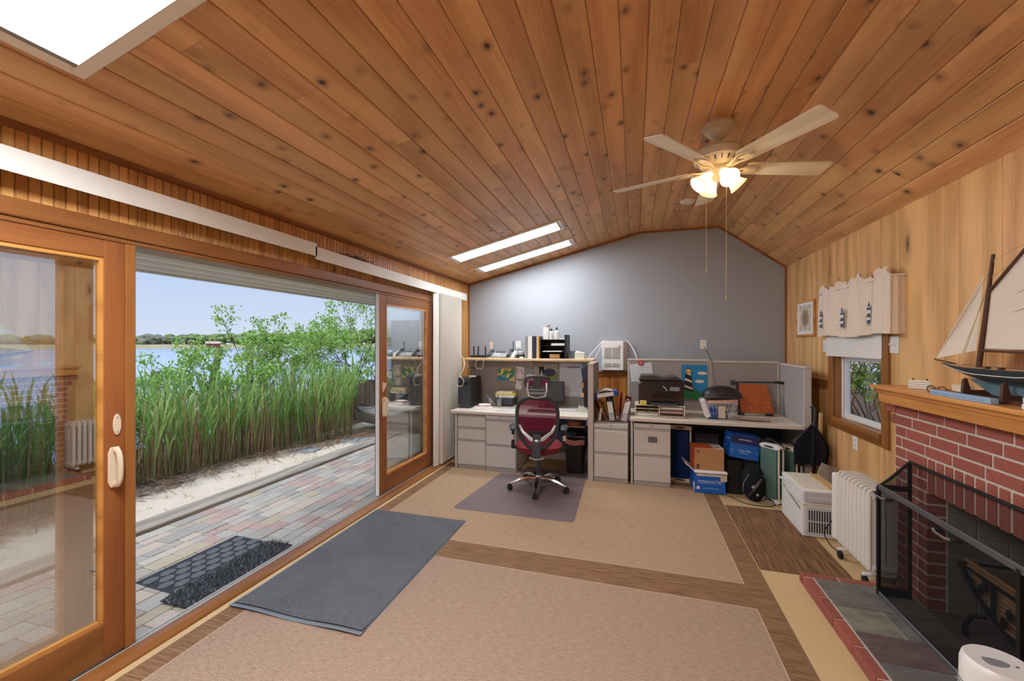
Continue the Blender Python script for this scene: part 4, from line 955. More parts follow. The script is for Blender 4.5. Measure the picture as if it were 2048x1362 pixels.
# ---- things on the overhead shelf
SZ = 1.382
e, P = TH('wifi_router', 'flat black router with upright antennas on the shelf', 'router', (-2.09, 5.4, SZ))
P('case', MB().bx(-2.21, -1.975, 5.32, 5.45, SZ, SZ+.035), m_black, bevel=.005)
for x, h in ((-2.2, .15), (-2.133, .15), (-2.023, .145)): P('antenna', MB().box((x, 5.44, SZ+h/2+.01), (.018, .01, h)), m_black, bevel=.003)
def phone(label, x0, x1, y0, h, mat, keys=True):
    e, P = TH('desk_phone', label, 'telephone', ((x0+x1)/2, y0+.08, SZ))
    P('body', MB().prism([(y0, SZ), (y0, SZ+.02), (y0+.14, SZ+h*.85), (y0+.17, SZ+h*.8), (y0+.17, SZ)], 'x', x0+.06, x1), mat, bevel=.005)
    P('screen', MB().prism([(y0+.095, SZ+h*.62+.002), (y0+.13, SZ+h*.81+.002), (y0+.13, SZ+h*.81+.005), (y0+.095, SZ+h*.62+.005)], 'x', x0+.09, x1-.02), m_dgrey)
    P('handset', MB().tube([(x0+.03, y0, SZ+.03), (x0+.028, y0+.05, SZ+.07), (x0+.03, y0+.12, SZ+h), (x0+.035, y0+.17, SZ+h-.02)], [(.022, .026), (.014, .02), (.016, .022), (.022, .026)], 10), m_dgrey, smooth=True)
    for i in range(3):
        for j in range(3): P('key', MB().box((x0+.1+.03*j, y0+.03+.02*i, SZ+.03+.013*i*h/.1), (.02, .013, .008), (R(28), 0, 0)), m_white)
phone('large grey office phone with handset on the shelf', -1.95, -1.685, 5.3, .105, m_grey)
phone('small silver cordless phone base next to the office phone', -1.675, -1.565, 5.32, .115, m_alu)
tag(put('antenna_stick', MB().box((0, 0, .115), (.012, .012, .23)).box((0, 0, .006), (.05, .05, .012)), m_black, loc=(-1.64, 5.53, SZ), bevel=.003), 'thin black antenna stick behind the cordless phone', 'antenna')
e, P = TH('small_appliance', 'little dark and white charger block with cord beside the binders', 'charger', (-1.49, 5.38, SZ))
P('block', MB().bx(-1.55, -1.44, 5.34, 5.42, SZ, SZ+.05), m_black, bevel=.006); P('pad', MB().bx(-1.48, -1.43, 5.28, 5.33, SZ, SZ+.02), m_white, bevel=.004); P('glass_dome', MB().sphere((-1.49, 5.38, SZ+.06), (.05, .045, .04), 12, 8), m_grey, smooth=True)
for lb, x0, x1, mat, cm in (('grey ring binder first in the row on the shelf', -1.4, -1.362, m_grey, m_paper), ('white ring binder second in the row on the shelf', -1.36, -1.305, m_white2, m_paper), ('navy ring binder third in the row on the shelf', -1.303, -1.244, m_ncov, m_paper), ('thin cream and red folder fourth in the row on the shelf', -1.242, -1.225, m_cream, m_red), ('olive folder leaning on the black letter tray', -1.223, -1.206, m_ocov, m_paper)):
    e, P = TH('ring_binder', lb, 'binder', ((x0+x1)/2, 5.4, SZ), 'binders on the shelf')
    P('cover', MB().bx(x0, x1, 5.27, 5.282, SZ, SZ+.295).bx(x0, x0+.003, 5.282, 5.55, SZ, SZ+.295).bx(x1-.003, x1, 5.282, 5.55, SZ, SZ+.295), mat)
    P('pages', MB().bx(x0+.004, x1-.004, 5.283, 5.53, SZ+.008, SZ+.28), cm)
e, P = TH('letter_tray', 'black three tier letter tray on the shelf full of papers', 'letter tray', (-1.02, 5.4, SZ))
P('side', MB().bx(-1.2, -1.188, 5.27, 5.57, SZ, SZ+.29), m_black); P('side', MB().bx(-.872, -.848, 5.27, 5.57, SZ, SZ+.31), m_black)
for z in (.002, .085, .165, .245): P('tray', MB().bx(-1.188, -.872, 5.27, 5.57, SZ+z, SZ+z+.005), m_black)
P('back', MB().bx(-1.188, -.872, 5.56, 5.57, SZ, SZ+.25), m_dgrey)
for lb, x0, x1, y0, y1, z, h, mm, rz in (('white papers on the bottom level of the black tray', -1.08, -.95, 5.28, 5.5, .008, .05, m_card, .1), ('white envelopes on the middle level of the black tray', -1.15, -.9, 5.26, 5.5, .09, .012, m_paper, -.08), ('white papers on the upper level of the black tray', -1.06, -.89, 5.27, 5.5, .171, .03, m_paper, .12)):
    tag(put('paper_stack', MB().box((0, 0, h/2), (x1-x0, y1-y0, h)), mm, loc=((x0+x1)/2, (y0+y1)/2, SZ+z), rot=(0, 0, rz)), lb, 'papers')
def bottle(label, x, y, r, h, mat, cap):
    e, P = TH('ink_bottle', label, 'bottle', (x, y, SZ+.251)); z = SZ+.251
    P('body', MB().lathe([(0, z), (r, z), (r, z+h*.62), (r*.5, z+h*.72), (r*.45, z+h*.76), (0, z+h*.76)], c=(x, y, 0), n=14), mat, smooth=True)
    P('cap', MB().lathe([(0, z+h*.75), (r*.5, z+h*.75), (r*.4, z+h*.9), (r*.15, z+h), (0, z+h)], c=(x, y, 0), n=12), cap, smooth=True)
e, P = TH('small_carton', 'upright white carton with an open flap on top of the black tray', 'carton', (-1.13, 5.38, SZ+.25))
P('carton_body', MB().bx(-1.17, -1.095, 5.34, 5.42, SZ+.251, SZ+.415), m_paper, bevel=.002); P('flap', MB().box((-1.11, 5.38, SZ+.43), (.06, .08, .003), (0, R(-35), 0)), m_card)
bottle('white bottle with a pointed black cap, middle of those on the black tray', -1.065, 5.37, .03, .15, m_white2, m_black)
bottle('white bottle with a tall black nozzle, rightmost of those on the black tray', -.995, 5.38, .034, .165, m_white2, m_black)
tag(put('notepad', MB().bx(-.03, .04, -.05, .05, 0, .02), m_paper, loc=(-.93, 5.38, SZ+.251), rot=(0, 0, .2)), 'small white pad lying at the right of the bottles', 'notepad')
e, P = TH('tape_dispenser', 'white box with green stripes at the right end of the shelf', 'box', (-.68, 5.36, SZ))
P('carton_body', MB().bx(-.745, -.62, 5.3, 5.42, SZ, SZ+.085), m_white2, bevel=.003)
for k in range(3): P('stripe', MB().bx(-.744, -.621, 5.2985, 5.3, SZ+.02+.022*k, SZ+.026+.022*k), flat('green_stripe', C(150,186,170), .6))
tag(put('desk_calendar', MB().prism([(-.05, 0), (.05, 0), (.0, .1)], 'x', -.045, .045), m_dgrey, loc=(-.79, 5.38, SZ)), 'small dark tent stand left of the striped white box', 'stand')
tag(put('folded_cap', MB().grid(lambda u, v: (.1*(2*u-1), .1*(2*v-1), .1*max(0, 1-(2*u-1)**2)*max(0, 1-(2*v-1)**2)+.002), 10, 8).bx(-.1, .1, -.1, .1, 0, .003), m_white2, loc=(-.735, 5.5, SZ), smooth=True), 'crumpled white cloth cap behind the striped box', 'cap')

# ---- pinned up on the panels
def pin(name, label, cat, x0, x1, z0, z1, mat, y=YP, th=.002):
    return tag(put(name, MB().bx(-(x1-x0)/2, (x1-x0)/2, -th, -.0002, 0, z1-z0), mat, loc=((x0+x1)/2, y, z0)), label, cat)
t = NT('flower_painting'); v = t.n('TexVoronoi', i_Scale=22.0); t.l(t.pos(), v.inputs['Vector'])
zz = t.n('SeparateXYZ', i_0=t.pos()).outputs[2]
m_flow = t.fin(t.mix(t.math('GREATER_THAN', t.noise(14, detail=2), .52), t.ramp(zz, (.03, C(40,140,180)), (.1, C(60,150,110)), (.17, C(90,140,60))), t.ramp(t.n('SeparateColor', i_0=v.outputs['Color']).outputs[0], (.0, C(240,200,70)), (.5, C(240,230,140)), (1., C(230,150,60)))), .6)
pin('flower_card', 'blue and yellow flower picture pinned to the grey panel', 'card', -1.865, -1.62, 1.06, 1.225, m_flow)
def sprig(name, bg, fg):
    t = NT(name); return t.fin(t.mix(t.math('GREATER_THAN', t.noise(34, detail=2, dist=1.5), .6), bg, fg), .7)
pin('note_card', 'pale pink card with a dark sprig, upper left of the pinned cards', 'card', -1.59, -1.475, 1.09, 1.258, sprig('pink_sprig', C(236,224,228), C(96,70,70)))
pin('note_card', 'grey card with a small dark mark, right of the pink card', 'card', -1.465, -1.325, 1.16, 1.26, sprig('grey_card', C(158,158,164), C(90,90,96)))
pin('note_card', 'white card with dark flowers low beside the chair headrest', 'card', -1.6, -1.505, .94, 1.065, sprig('white_flower', C(236,234,230), C(110,60,56)))
pin('note_card', 'white card just above the chair headrest', 'card', -1.44, -1.33, 1.06, 1.155, m_paper)
cat = thing('cat_picture', 'picture of a black and white cat lying in grass pinned to the panel', 'picture', (-1.14, YP, 1.085))
put('photo_sheet', MB().bx(-.135, .132, -.002, 0, 0, .215), (lambda t: t.fin(t.ramp(t.n('SeparateXYZ', i_0=t.pos()).outputs[2], (.03, C(120,160,70)), (.08, C(150,150,110)), (.2, C(196,190,176))), .6))(NT('garden_photo')), cat)
dk = flat('cat_black', C(38,38,46), .7)
put('cat_body', MB().prism([(.025+.085*math.cos(a*.2618), .1+.055*math.sin(a*.2618)) for a in range(24)], 'y', -.0028, -.002), flat('cat_grey', C(70,72,92), .7), cat)
put('cat_head', MB().prism([(-.12, .12), (-.125, .2), (-.105, .175), (-.075, .175), (-.055, .2), (-.05, .12), (-.065, .06), (-.1, .05)], 'y', -.0032, -.002), dk, cat)
put('cat_bib', MB().prism([(-.1, .06), (-.085, .13), (-.07, .06), (-.075, .04), (-.095, .04)], 'y', -.0036, -.002), m_paper, cat)
cal = thing('wall_calendar', 'white monthly calendar sheet with lilac header pinned to the panel', 'calendar', (-.825, YP, .87))
put('sheet', MB().bx(-.152, .152, -.003, 0, 0, .445), (lambda t: t.fin(t.ramp(t.n('SeparateXYZ', i_0=t.pos()).outputs[2], (.0, C(232,232,236)), (.6, C(214,212,228))), .7))(NT('calendar_sheet')), cal)
gl_ = flat('calendar_ink', C(150,150,176), .8)
for k in range(7): put('grid_line', MB().bx(-.14, .14, -.0036, -.003, .02+.05*k, .0215+.05*k), gl_, cal)
for k in range(8): put('grid_line', MB().bx(-.14+.04*k, -.139+.04*k, -.0036, -.003, .02, .32), gl_, cal)
put('header_print', MB().bx(-.05, .12, -.0036, -.003, .385, .4), flat('header_ink', C(120,116,160), .8), cal)
hk = thing('hanging_file', 'black file folders hung on the end divider above the calculator', 'folder', (-.525, 5.12, .82))
for k, (z0, z1, dx, mm) in enumerate(((.0, .36, .0, m_black), (.2, .5, -.004, m_ncov), (.4, .515, -.008, flat('green_file', C(70,96,84), .7)))): put('folder', MB().prism([(-.004+dx, z0), (-.004+dx, z1), (-.02+dx, z1), (-.085+dx*2, z1-.06), (-.05+dx, z0)], 'y', -.2+.02*k, .2-.03*k), mm, hk)
put('clip', MB().box((-.07, -.22, .15), (.03, .02, .05)), m_chrome, hk); put('note', MB().box((-.075, -.2, .26), (.03, .01, .07)), m_kraft, hk)

# ---- on the computer desk
DZ = .735
e, P = TH('computer_tower', 'black desktop computer tower at the left end of the desk', 'computer', (-2.13, 5.12, DZ))
P('case', MB().bx(-2.225, -2.06, 4.97, 5.36, DZ+.008, DZ+.395), m_black, bevel=.004)
f = P('front_bezel', MB().bx(-2.228, -2.057, 4.958, 4.97, DZ+.006, DZ+.397), m_dgrey, bevel=.004)
P('drive_bay', MB().bx(-2.21, -2.075, 4.955, 4.958, DZ+.3, DZ+.345), m_black, f); P('led', MB().cyl((-2.2, 4.958, DZ+.03), (-2.2, 4.953, DZ+.03), .006, n=10), m_white2, f)
P('foot', MB().bx(-2.22, -2.07, 4.99, 5.02, DZ, DZ+.008).bx(-2.22, -2.07, 5.3, 5.33, DZ, DZ+.008), m_rubber)
tag(put('white_adapter', MB().bx(-.05, .05, -.03, .03, 0, .012), m_white2, loc=(-2.1, 5.15, DZ+.3975), rot=(0, 0, .3)), 'small white adapter lying on top of the computer tower', 'adapter')
def cable(label, pts, r=.0035, mat=None, name='power_cord'):
    b = Vector(pts[-1]); P_ = [Vector(p) for p in pts]; out = []
    for i in range(len(P_)-1):                                  # Catmull-Rom through the points
        p0, p1, p2, p3 = P_[max(i-1, 0)], P_[i], P_[i+1], P_[min(i+2, len(P_)-1)]
        for k in range(6):
            t = k/6; out.append(.5*((2*p1)+(p2-p0)*t+(2*p0-5*p1+4*p2-p3)*t*t+(3*p1-p0-3*p2+p3)*t**3)-b)
    out.append(P_[-1]-b)
    return tag(put(name, MB().tube(out, r, 6), mat or m_cream, loc=b, smooth=True), label, 'cord')
cable('cream cord hanging in a loop from the shelf edge', [(-1.95, 5.15, 1.388), (-2.03, 5.14, 1.35), (-2.06, 5.15, 1.29), (-2.03, 5.15, 1.24), (-1.96, 5.15, 1.25), (-1.945, 5.15, 1.33), (-1.95, 5.16, 1.388)])
cable('cream cord running from the wall plugs down beside the computer tower', [(-2.47, 5.45, 1.46), (-2.3, 5.25, 1.4), (-2.2, 5.1, 1.33), (-2.17, 5.0, 1.24), (-2.2, 4.945, 1.16), (-2.14, 4.94, 1.1), (-2.17, 4.94, 1.02), (-2.23, 4.94, 1.03)], .005)
cable('grey cord hanging from the wall plugs to the back of the tower', [(-2.47, 5.42, 1.5), (-2.38, 5.35, 1.35), (-2.2, 5.35, 1.22), (-2.12, 5.2, 1.14)], .003, m_grey)
e, P = TH('outlet_adapter', 'wall outlet crowded with black and white plugs on the left wall', 'outlet', (XL+.001, 5.47, 1.45))
P('plate', MB().bx(XL+.001, XL+.01, 5.41, 5.53, 1.43, 1.55), m_white2, bevel=.002)
for y_, z_, mm in ((5.43, 1.52, m_black), (5.5, 1.52, m_white2), (5.44, 1.46, m_white2), (5.5, 1.455, m_black)): P('plug', MB().bx(XL+.01, XL+.055, y_-.022, y_+.022, z_-.02, z_+.022), mm, bevel=.005)
for lb, x, y, w, d, h, z, mm, rz in (('white book lowest in the little pile beside the tower', -1.9, 5.03, .23, .19, .02, 0, m_white2, .35), ('red and white booklet in the little pile beside the tower', -1.9, 5.05, .17, .15, .018, .02, m_red, .2), ('white envelope pad on top of the little pile beside the tower', -1.89, 5.05, .15, .12, .012, .038, m_paper, .45)):
    e, P = TH('book', lb, 'book', (x, y, DZ+z), 'pile of books beside the tower', rz); P('cover', MB().bx(-w/2, w/2, -d/2, d/2, 0, h), mm, bevel=.002); P('pages', MB().bx(-w/2+.003, w/2+.0005, -d/2-.0005, d/2-.003, .003, h-.003), m_paper)
e, P = TH('desk_lamp', 'small jointed silver desk lamp behind the book pile', 'lamp', (-1.87, 5.24, DZ))
P('lamp_base', MB().lathe([(0, DZ), (.045, DZ), (.045, DZ+.012), (.01, DZ+.02), (0, DZ+.02)], c=(-1.87, 5.24, 0), n=16), m_dgrey, smooth=True)
P('arm', MB().tube([(-1.87, 5.24, DZ+.01), (-1.92, 5.22, DZ+.15), (-1.84, 5.12, DZ+.1)], .006, 8), m_grey, smooth=True); P('head', MB().tube([(-1.85, 5.13, DZ+.105), (-1.81, 5.08, DZ+.08)], [.012, .03], 12), m_grey, smooth=True)
e, P = TH('pen_cup', 'wire pen cup with pens and scissors next to the lamp', 'pen cup', (-1.74, 5.2, DZ))
P('cup', MB().lathe([(0, DZ), (.034, DZ), (.036, DZ+.1), (.033, DZ+.1), (.031, DZ+.004), (0, DZ+.004)], c=(-1.74, 5.2, 0), n=16), m_grey, smooth=True)
for k, (dx, dy, mm) in enumerate(((.02, .0, m_cream), (-.018, .01, m_mar), (.0, -.02, m_chrome), (.012, .02, m_white2))): P('pen', MB().cyl((-1.74+dx*.4, 5.2+dy*.4, DZ+.005), (-1.74+dx*1.6, 5.2+dy*1.6, DZ+.15+.012*k), .004, n=6), mm)
e, P = TH('document_sorter', 'dark desk organiser under yellow pads behind the desk', 'organiser', (-1.69, 5.36, DZ)); P('box_body', MB().bx(-1.81, -1.57, 5.25, 5.47, DZ, DZ+.115), m_dgrey, bevel=.004); P('front_lip', MB().bx(-1.81, -1.57, 5.245, 5.25, DZ, DZ+.03), m_black)
for lb, z, h, w, mm in (('white papers on the dark organiser under the yellow pad', .115, .025, .25, m_paper), ('yellow legal pad on the dark organiser', .14, .03, .27, m_yel), ('white envelope on top of the yellow pad', .17, .022, .22, m_cream)):
    tag(put('paper_pad', MB().bx(-w/2, w/2, -.09, .09, 0, h), mm, loc=(-1.69, 5.37, DZ+z), rot=(0, 0, rnd.uniform(-.06, .06))), lb, 'pad')
e, P = TH('monitor', 'black flat computer monitor partly behind the chair', 'monitor', (-1.1, 5.3, DZ))
P('bezel', MB().bx(-1.34, -.875, 5.26, 5.29, DZ+.09, DZ+.355), m_black, bevel=.005); P('screen', MB().bx(-1.328, -.887, 5.2575, 5.26, DZ+.102, DZ+.343), flat('dark_screen', C(66,68,70), .25))
P('neck', MB().bx(-1.14, -1.07, 5.29, 5.32, DZ+.01, DZ+.2), m_black); P('stand_foot', MB().prism([(-1.22+.0, 5.24), (-.99, 5.24), (-.97, 5.38), (-1.24, 5.38)], 'z', DZ, DZ+.012), m_black, bevel=.003)
e, P = TH('calculator', 'pale grey printing calculator at the right end of the desk', 'calculator', (-.615, 5.2, DZ))
P('body', MB().prism([(5.14, DZ), (5.14, DZ+.02), (5.32, DZ+.06), (5.33, DZ)], 'x', -.69, -.545), m_cream, bevel=.003); P('display', MB().prism([(5.27, DZ+.051), (5.3, DZ+.0575), (5.3, DZ+.06), (5.27, DZ+.054)], 'x', -.68, -.555), m_dgrey)
for i in range(4):
    for j in range(5): P('key', MB().box((-.675+.028*j, 5.16+.026*i, DZ+.028+.0058*i), (.02, .016, .008), (R(12), 0, 0)), m_dgrey if j == 4 else m_white)
tag(put('spiral_notebook', MB().box((0, 0, .003), (.24, .17, .006), (0, 0, 0)), m_paper, loc=(-.83, 5.2, DZ), rot=(0, 0, .12)), 'open white spiral notebook beside the calculator', 'notebook')
tag(put('keyboard_tray', MB().box((0, 0, .012), (.34, .13, .018), (R(3), 0, 0)), m_black, loc=(-1.1, 4.95, DZ), bevel=.004), 'black keyboard on the desk behind the chair back', 'keyboard')
tag(put('desk_blotter', MB().box((0, 0, .001), (.5, .36, .002)), flat('blotter', C(190,186,182), .8), loc=(-1.42, 4.98, DZ)), 'pale grey blotter sheet on the desk', 'blotter')
# wastebasket, foot rest
e, P = TH('wastebasket', 'black plastic wastebasket with a liner under the computer desk', 'wastebasket', (-.7, 5.04, .006))
def bask(u, v, k=1.0):
    a = 2*math.pi*u; s = .098+.028*v; return (-.7+k*s*math.copysign(abs(math.cos(a))**.45, math.cos(a)), 5.04+k*s*.8*math.copysign(abs(math.sin(a))**.45, math.sin(a)), .007+.4*v)
P('bin', MB().grid(bask, 32, 6).grid(lambda u, v: bask(u, v, .95), 32, 4).add([bask(k/32, 0) for k in range(32)], [list(range(32))]), m_black, smooth=True)
P('liner', MB().grid(lambda u, v: (lambda q: (q[0], q[1], .36+.06*v+.008*math.sin(u*40)))(bask(u, .95, 1.03-.04*(1-v))), 32, 2), flat('plastic_liner', C(190,130,126), .4), smooth=True)
tag(put('storage_tote', MB().bx(-.17, .17, -.1, .1, 0, .02).bx(-.15, .15, -.08, .08, .02, .16), flat('slate_tote', C(62,80,108), .5), loc=(-.86, 5.28, .3), bevel=.006), 'slate blue tote on the ledge under the computer desk', 'tote')
tag(put('paper_tray_below', MB().bx(-.13, .13, -.1, .1, 0, .012).sphere((0, 0, .03), (.09, .07, .03), 12, 6), m_kraft, loc=(-.7, 5.0, .58)), 'tan folder tray hung under the desktop near the divider', 'tray')
tag(put('ledge_board', MB().bx(-.4, .42, -.12, .12, 0, .018), flat('ledge_blue', C(78,98,128), .6), loc=(-.95, 5.3, .28)), 'slate blue ledge board under the computer desk', 'ledge')
# ================================================================== BINDERS ON THE FILE CABINET
CZ = .667
wm = flat('galvanised_wire', C(150,152,156), .35, .8)
def wire_basket(label, x0, x1, y0, y1, z0, h, flare, wmat):
    e, P = TH('wire_basket', label, 'basket', ((x0+x1)/2, (y0+y1)/2, z0))
    def c(t): return (x0-flare*t, x1+flare*t, y0-flare*t, y1+flare*t, z0+.004+h*t)
    for t, r in ((0, .003), (.35, .0018), (.7, .0018), (1, .0038)):
        a = c(t); P('ring', MB().tube([(a[0], a[2], a[4]), (a[1], a[2], a[4]), (a[1], a[3], a[4]), (a[0], a[3], a[4]), (a[0], a[2], a[4])], r, 6), wmat)
    lo, hi = c(0), c(1); nx, ny = max(4, int((x1-x0)/.024)), max(4, int((y1-y0)/.03)); up = MB()
    for i in range(nx+1):
        t = i/nx
        up.tube([(hi[0]+(hi[1]-hi[0])*t, hi[2], hi[4]), (lo[0]+(lo[1]-lo[0])*t, lo[2], lo[4]), (lo[0]+(lo[1]-lo[0])*t, lo[3], lo[4]), (hi[0]+(hi[1]-hi[0])*t, hi[3], hi[4])], .0015, 4)
    for i in range(1, ny):
        t = i/ny
        for s in (0, 1): up.tube([(hi[s], hi[2]+(hi[3]-hi[2])*t, hi[4]), (lo[s], lo[2]+(lo[3]-lo[2])*t, lo[4])], .0015, 4)
    o = P('wire_uprights', up, wmat, fix=False); o['kind'] = 'stuff'
    return e
wire_basket('small wire rack holding the fanned binders on the file cabinet', -.33, -.09, 4.9, 5.1, CZ, .1, .02, wm)
def fan_binder(label, x, w, tilt, mat, h=.27, z=.012, y0=4.9, d=.24, rings=True, pages=True):
    e = thing('ring_binder', label, 'binder', (x, y0, CZ+z), (0, R(tilt), 0), 'binders on the file cabinet')
    put('cover', MB().bx(-w/2, -w/2+.003, 0, d, 0, h).bx(w/2-.003, w/2, 0, d, 0, h).bx(-w/2, w/2, d-.003, d, 0, h), mat, e)
    if pages: put('pages', MB().bx(-w/2+.006, w/2-.006, .006, d-.03, .004, h-.05), m_paper, e)
    if rings: put('ring', MB().tube([(.55*w/2*math.cos(a*math.pi/6), .02, h-.055+.05*math.sin(a*math.pi/6)) for a in range(7)], .003, 6), m_chrome, e)
fan_binder('cream covered book leaning at the far left of the binder rack', -.40, .03, 8, m_tan, h=.2, z=.003, rings=False)
fan_binder('orange folder leaning left in the binder rack', -.315, .014, -24, m_ocov, h=.24, rings=False, pages=False)
fan_binder('tan edged maroon folder leaning steeply left in the binder rack', -.335, .016, -30, m_mar, h=.3, rings=False, pages=False)
fan_binder('thick navy binder with white pages leaning left in the binder rack', -.255, .072, -8, m_ncov)
fan_binder('red folder upright in the middle of the binder rack', -.175, .022, 4, m_red, h=.31, rings=False, pages=False)
fan_binder('thick maroon binder with white pages leaning right in the binder rack', -.128, .072, 12, m_mar)
e = thing('open_binder', 'blue binder with loose white pages lying tilted across the tops of the other binders', 'binder', (-.335, 5.0, CZ+.285), (0, R(-10), R(8)))
put('cover', MB().bx(-.14, .14, -.1, .12, 0, .008).bx(-.145, -.1, -.102, .12, 0, .05).bx(.09, .14, -.102, .12, 0, .06), m_bcov, e, bevel=.003)
put('pages', MB().grid(lambda u, v: (-.1+.19*u, -.115+.23*v, .055+.03*math.sin(u*3)), 6, 4).bx(-.1, .09, -.112, .11, .008, .05), m_paper, e)

# ================================================================== BACK WALL FITTINGS
e, P = TH('wall_heater', 'white electric wall heater with four square grilles on the blue wall', 'heater', (-.3, YB, 1.2))
P('cabinet', MB().add([(-.445, 5.86, 1.208), (-.155, 5.86, 1.208), (-.155, 5.86, 1.612), (-.445, 5.86, 1.612), (-.452, YB-.002, 1.2), (-.1, YB-.002, 1.2), (-.1, YB-.002, 1.6), (-.452, YB-.002, 1.62)], [(0, 1, 2, 3), (1, 5, 6, 2), (3, 2, 6, 7), (0, 3, 7, 4), (0, 4, 5, 1), (5, 4, 7, 6)]), m_white2, bevel=.004)
m_grl = (lambda t: (lambda ck: (t.l(t.vec((1, 1, 1)), ck.inputs['Vector']), t.fin(t.mix(ck.outputs['Fac'], C(196,194,190), C(120,118,116)), .5))[-1])(t.n('TexChecker', i_Scale=160.0)))(NT('fine_grille'))
for x0, x1, z0, z1 in ((-.41, -.315, 1.37, 1.525), (-.3, -.205, 1.37, 1.525), (-.41, -.315, 1.255, 1.305), (-.3, -.205, 1.255, 1.305)):
    g_ = P('grille', MB().bx(x0, x1, 5.856, 5.861, z0, z1), m_grl)
    for k in range(1, 9):
        if z0+.018*k < z1: P('louver', MB().bx(x0, x1, 5.853, 5.857, z0+.018*k-.002, z0+.018*k+.002), m_white, g_)
P('dial', MB().cyl((-.225, 5.86, 1.555), (-.225, 5.84, 1.555), .016, n=16), m_white2, smooth=True)
cable('white cable running from the heater down to the desk divider', [(-.45, 5.9, 1.6), (-.5, 5.85, 1.54), (-.56, 5.75, 1.46), (-.6, 5.62, 1.392)], .007, m_white2)
cable('second white cable beside the one left of the heater', [(-.44, 5.9, 1.59), (-.475, 5.85, 1.5), (-.5, 5.75, 1.43), (-.52, 5.62, 1.37)], .006, m_white2)
cable('white cable running from the heater down behind the printer panel', [(-.1, 5.93, 1.62), (-.05, 5.9, 1.55), (0, 5.8, 1.45), (.02, 5.6, 1.387)], .007, m_white2)
def outlet(label, o, ax, w=.075, h=.12, kind='outlet', mat=m_white2):
    """cover plate on a wall: ax 'y' faces -y, 'x' faces -x"""
    e = thing('cover_plate', label, kind, o, (0, 0, 0 if ax == 'y' else -math.pi/2))
    put('plate', MB().bx(-w/2, w/2, -.006, 0, -h/2, h/2), mat, e, bevel=.002)
    n = max(1, int(round(w/.06))) if kind == 'switch' else 1
    for k in range(n):
        xx = (k-(n-1)/2)*.05
        if kind == 'switch': put('toggle', MB().box((xx, -.012, 0), (.01, .014, .024), (R(25), 0, 0)), mat, e, bevel=.002)
        else:
            for dz in (-.026, .026): put('socket', MB().prism([(.014*math.cos(a*.5236), dz+.014*math.sin(a*.5236)) for a in range(12)], 'y', -.008, -.006), m_cream, e)
    return e
outlet('white outlet plate on the blue wall behind the telephones', (-1.686, YB, 1.556), 'y')
outlet('ivory plate on the blue wall above the router', (-2.12, YB, 1.54), 'y', .05, .13, mat=m_cream)
outlet('white outlet plate with a cord on the blue wall above the printer panel', (.873, YB, 1.567), 'y')
outlet('white outlet on the wood wall under the window', (XR, 4.263, .718), 'x', .075, .115)
outlet('white double switch plate on the wood wall right of the window', (XR, 3.71, 1.57), 'x', .12, .125, 'switch')
outlet('white switch plate on the wood wall left of the window shade', (XR-.001, 4.86, 1.558), 'x', .075, .12, 'switch')
cable('black cord from the outlet over the panel to the desk', [(.873, 5.93, 1.545), (.885, 5.8, 1.48), (.893, 5.52, 1.385), (.9, 5.46, 1.3), (.92, 5.4, 1.1), (.95, 5.3, .95), (.97, 5.3, .8), (.98, 5.32, .76)], .003, m_black)
cable('black plug cord at the telephone outlet', [(-1.686, 5.945, 1.53), (-1.64, 5.85, 1.5), (-1.55, 5.7, 1.45), (-1.5, 5.5, 1.42), (-1.47, 5.42, 1.4)], .003, m_black)
# lighthouse picture, papers on the right panel
lh = thing('lighthouse_picture', 'bright painting of a black and white striped lighthouse against blue sky', 'picture', (.7, YP, .895))
put('canvas', MB().bx(-.146, .146, -.014, -.001, 0, .42), (lambda t: t.fin(t.mix(t.noise(1.0, t.vec((8, 1, 22)), 3), C(30,150,200), C(20,110,170)), .6))(NT('painted_sky')), lh)
put('meadow', MB().prism([(-.146, 0), (.146, 0), (.146, .06), (.05, .1), (-.02, .14), (-.1, .12), (-.146, .09)], 'y', -.0155, -.014), flat('painted_grass', C(36,120,70), .6, var=.25, sc=40), lh)
tw = [(-.115, .13), (-.015, .08), (-.04, .3), (-.1, .31)]
def bandp(z0, z1, z2, z3): return [(-.118+.02*(z0-.1)/.2, z0), (-.016-.024*(z1-.1)/.2, z1), (-.016-.024*(z2-.1)/.2, z2), (-.118+.02*(z3-.1)/.2, z3)]
put('tower', MB().prism([(-.12, .12), (-.012, .09), (-.038, .32), (-.1, .32)], 'y', -.017, -.014), m_black, lh)
for z in (.115, .2, .285): put('stripe', MB().prism(bandp(z+.03, z, z+.025, z+.058), 'y', -.0178, -.017), m_cream, lh)
put('lantern', MB().prism([(-.098, .325), (-.04, .325), (-.042, .36), (-.07, .372), (-.096, .36)], 'y', -.0178, -.014), flat('lantern_glow_paint', C(238,180,70), .6), lh)
put('lantern_roof', MB().prism([(-.106, .356), (-.07, .39), (-.032, .356), (-.07, .372)], 'y', -.0184, -.017), m_navy, lh)
for x, z in ((.09, .32), (.06, .22)): put('cloud', MB().prism([(x+.055*math.cos(a*.5236), z+.02*math.sin(a*.5236)) for a in range(12)], 'y', -.016, -.014), m_cream, lh)
pn = thing('pinned_schedule', 'white schedule sheet hanging crooked from the panel by the printer', 'paper', (.09, YP-.0015, 1.1), (0, R(-6), 0))
put('sheet', MB().bx(-.135, .135, -.003, 0, 0, .225), flat('ruled_sheet', C(216,224,232), .8), pn)
for k in range(5): put('rule_line', MB().bx(-.12, .12, -.0035, -.003, .03+.035*k, .032+.035*k), flat('rule_ink', C(140,158,190), .8), pn)
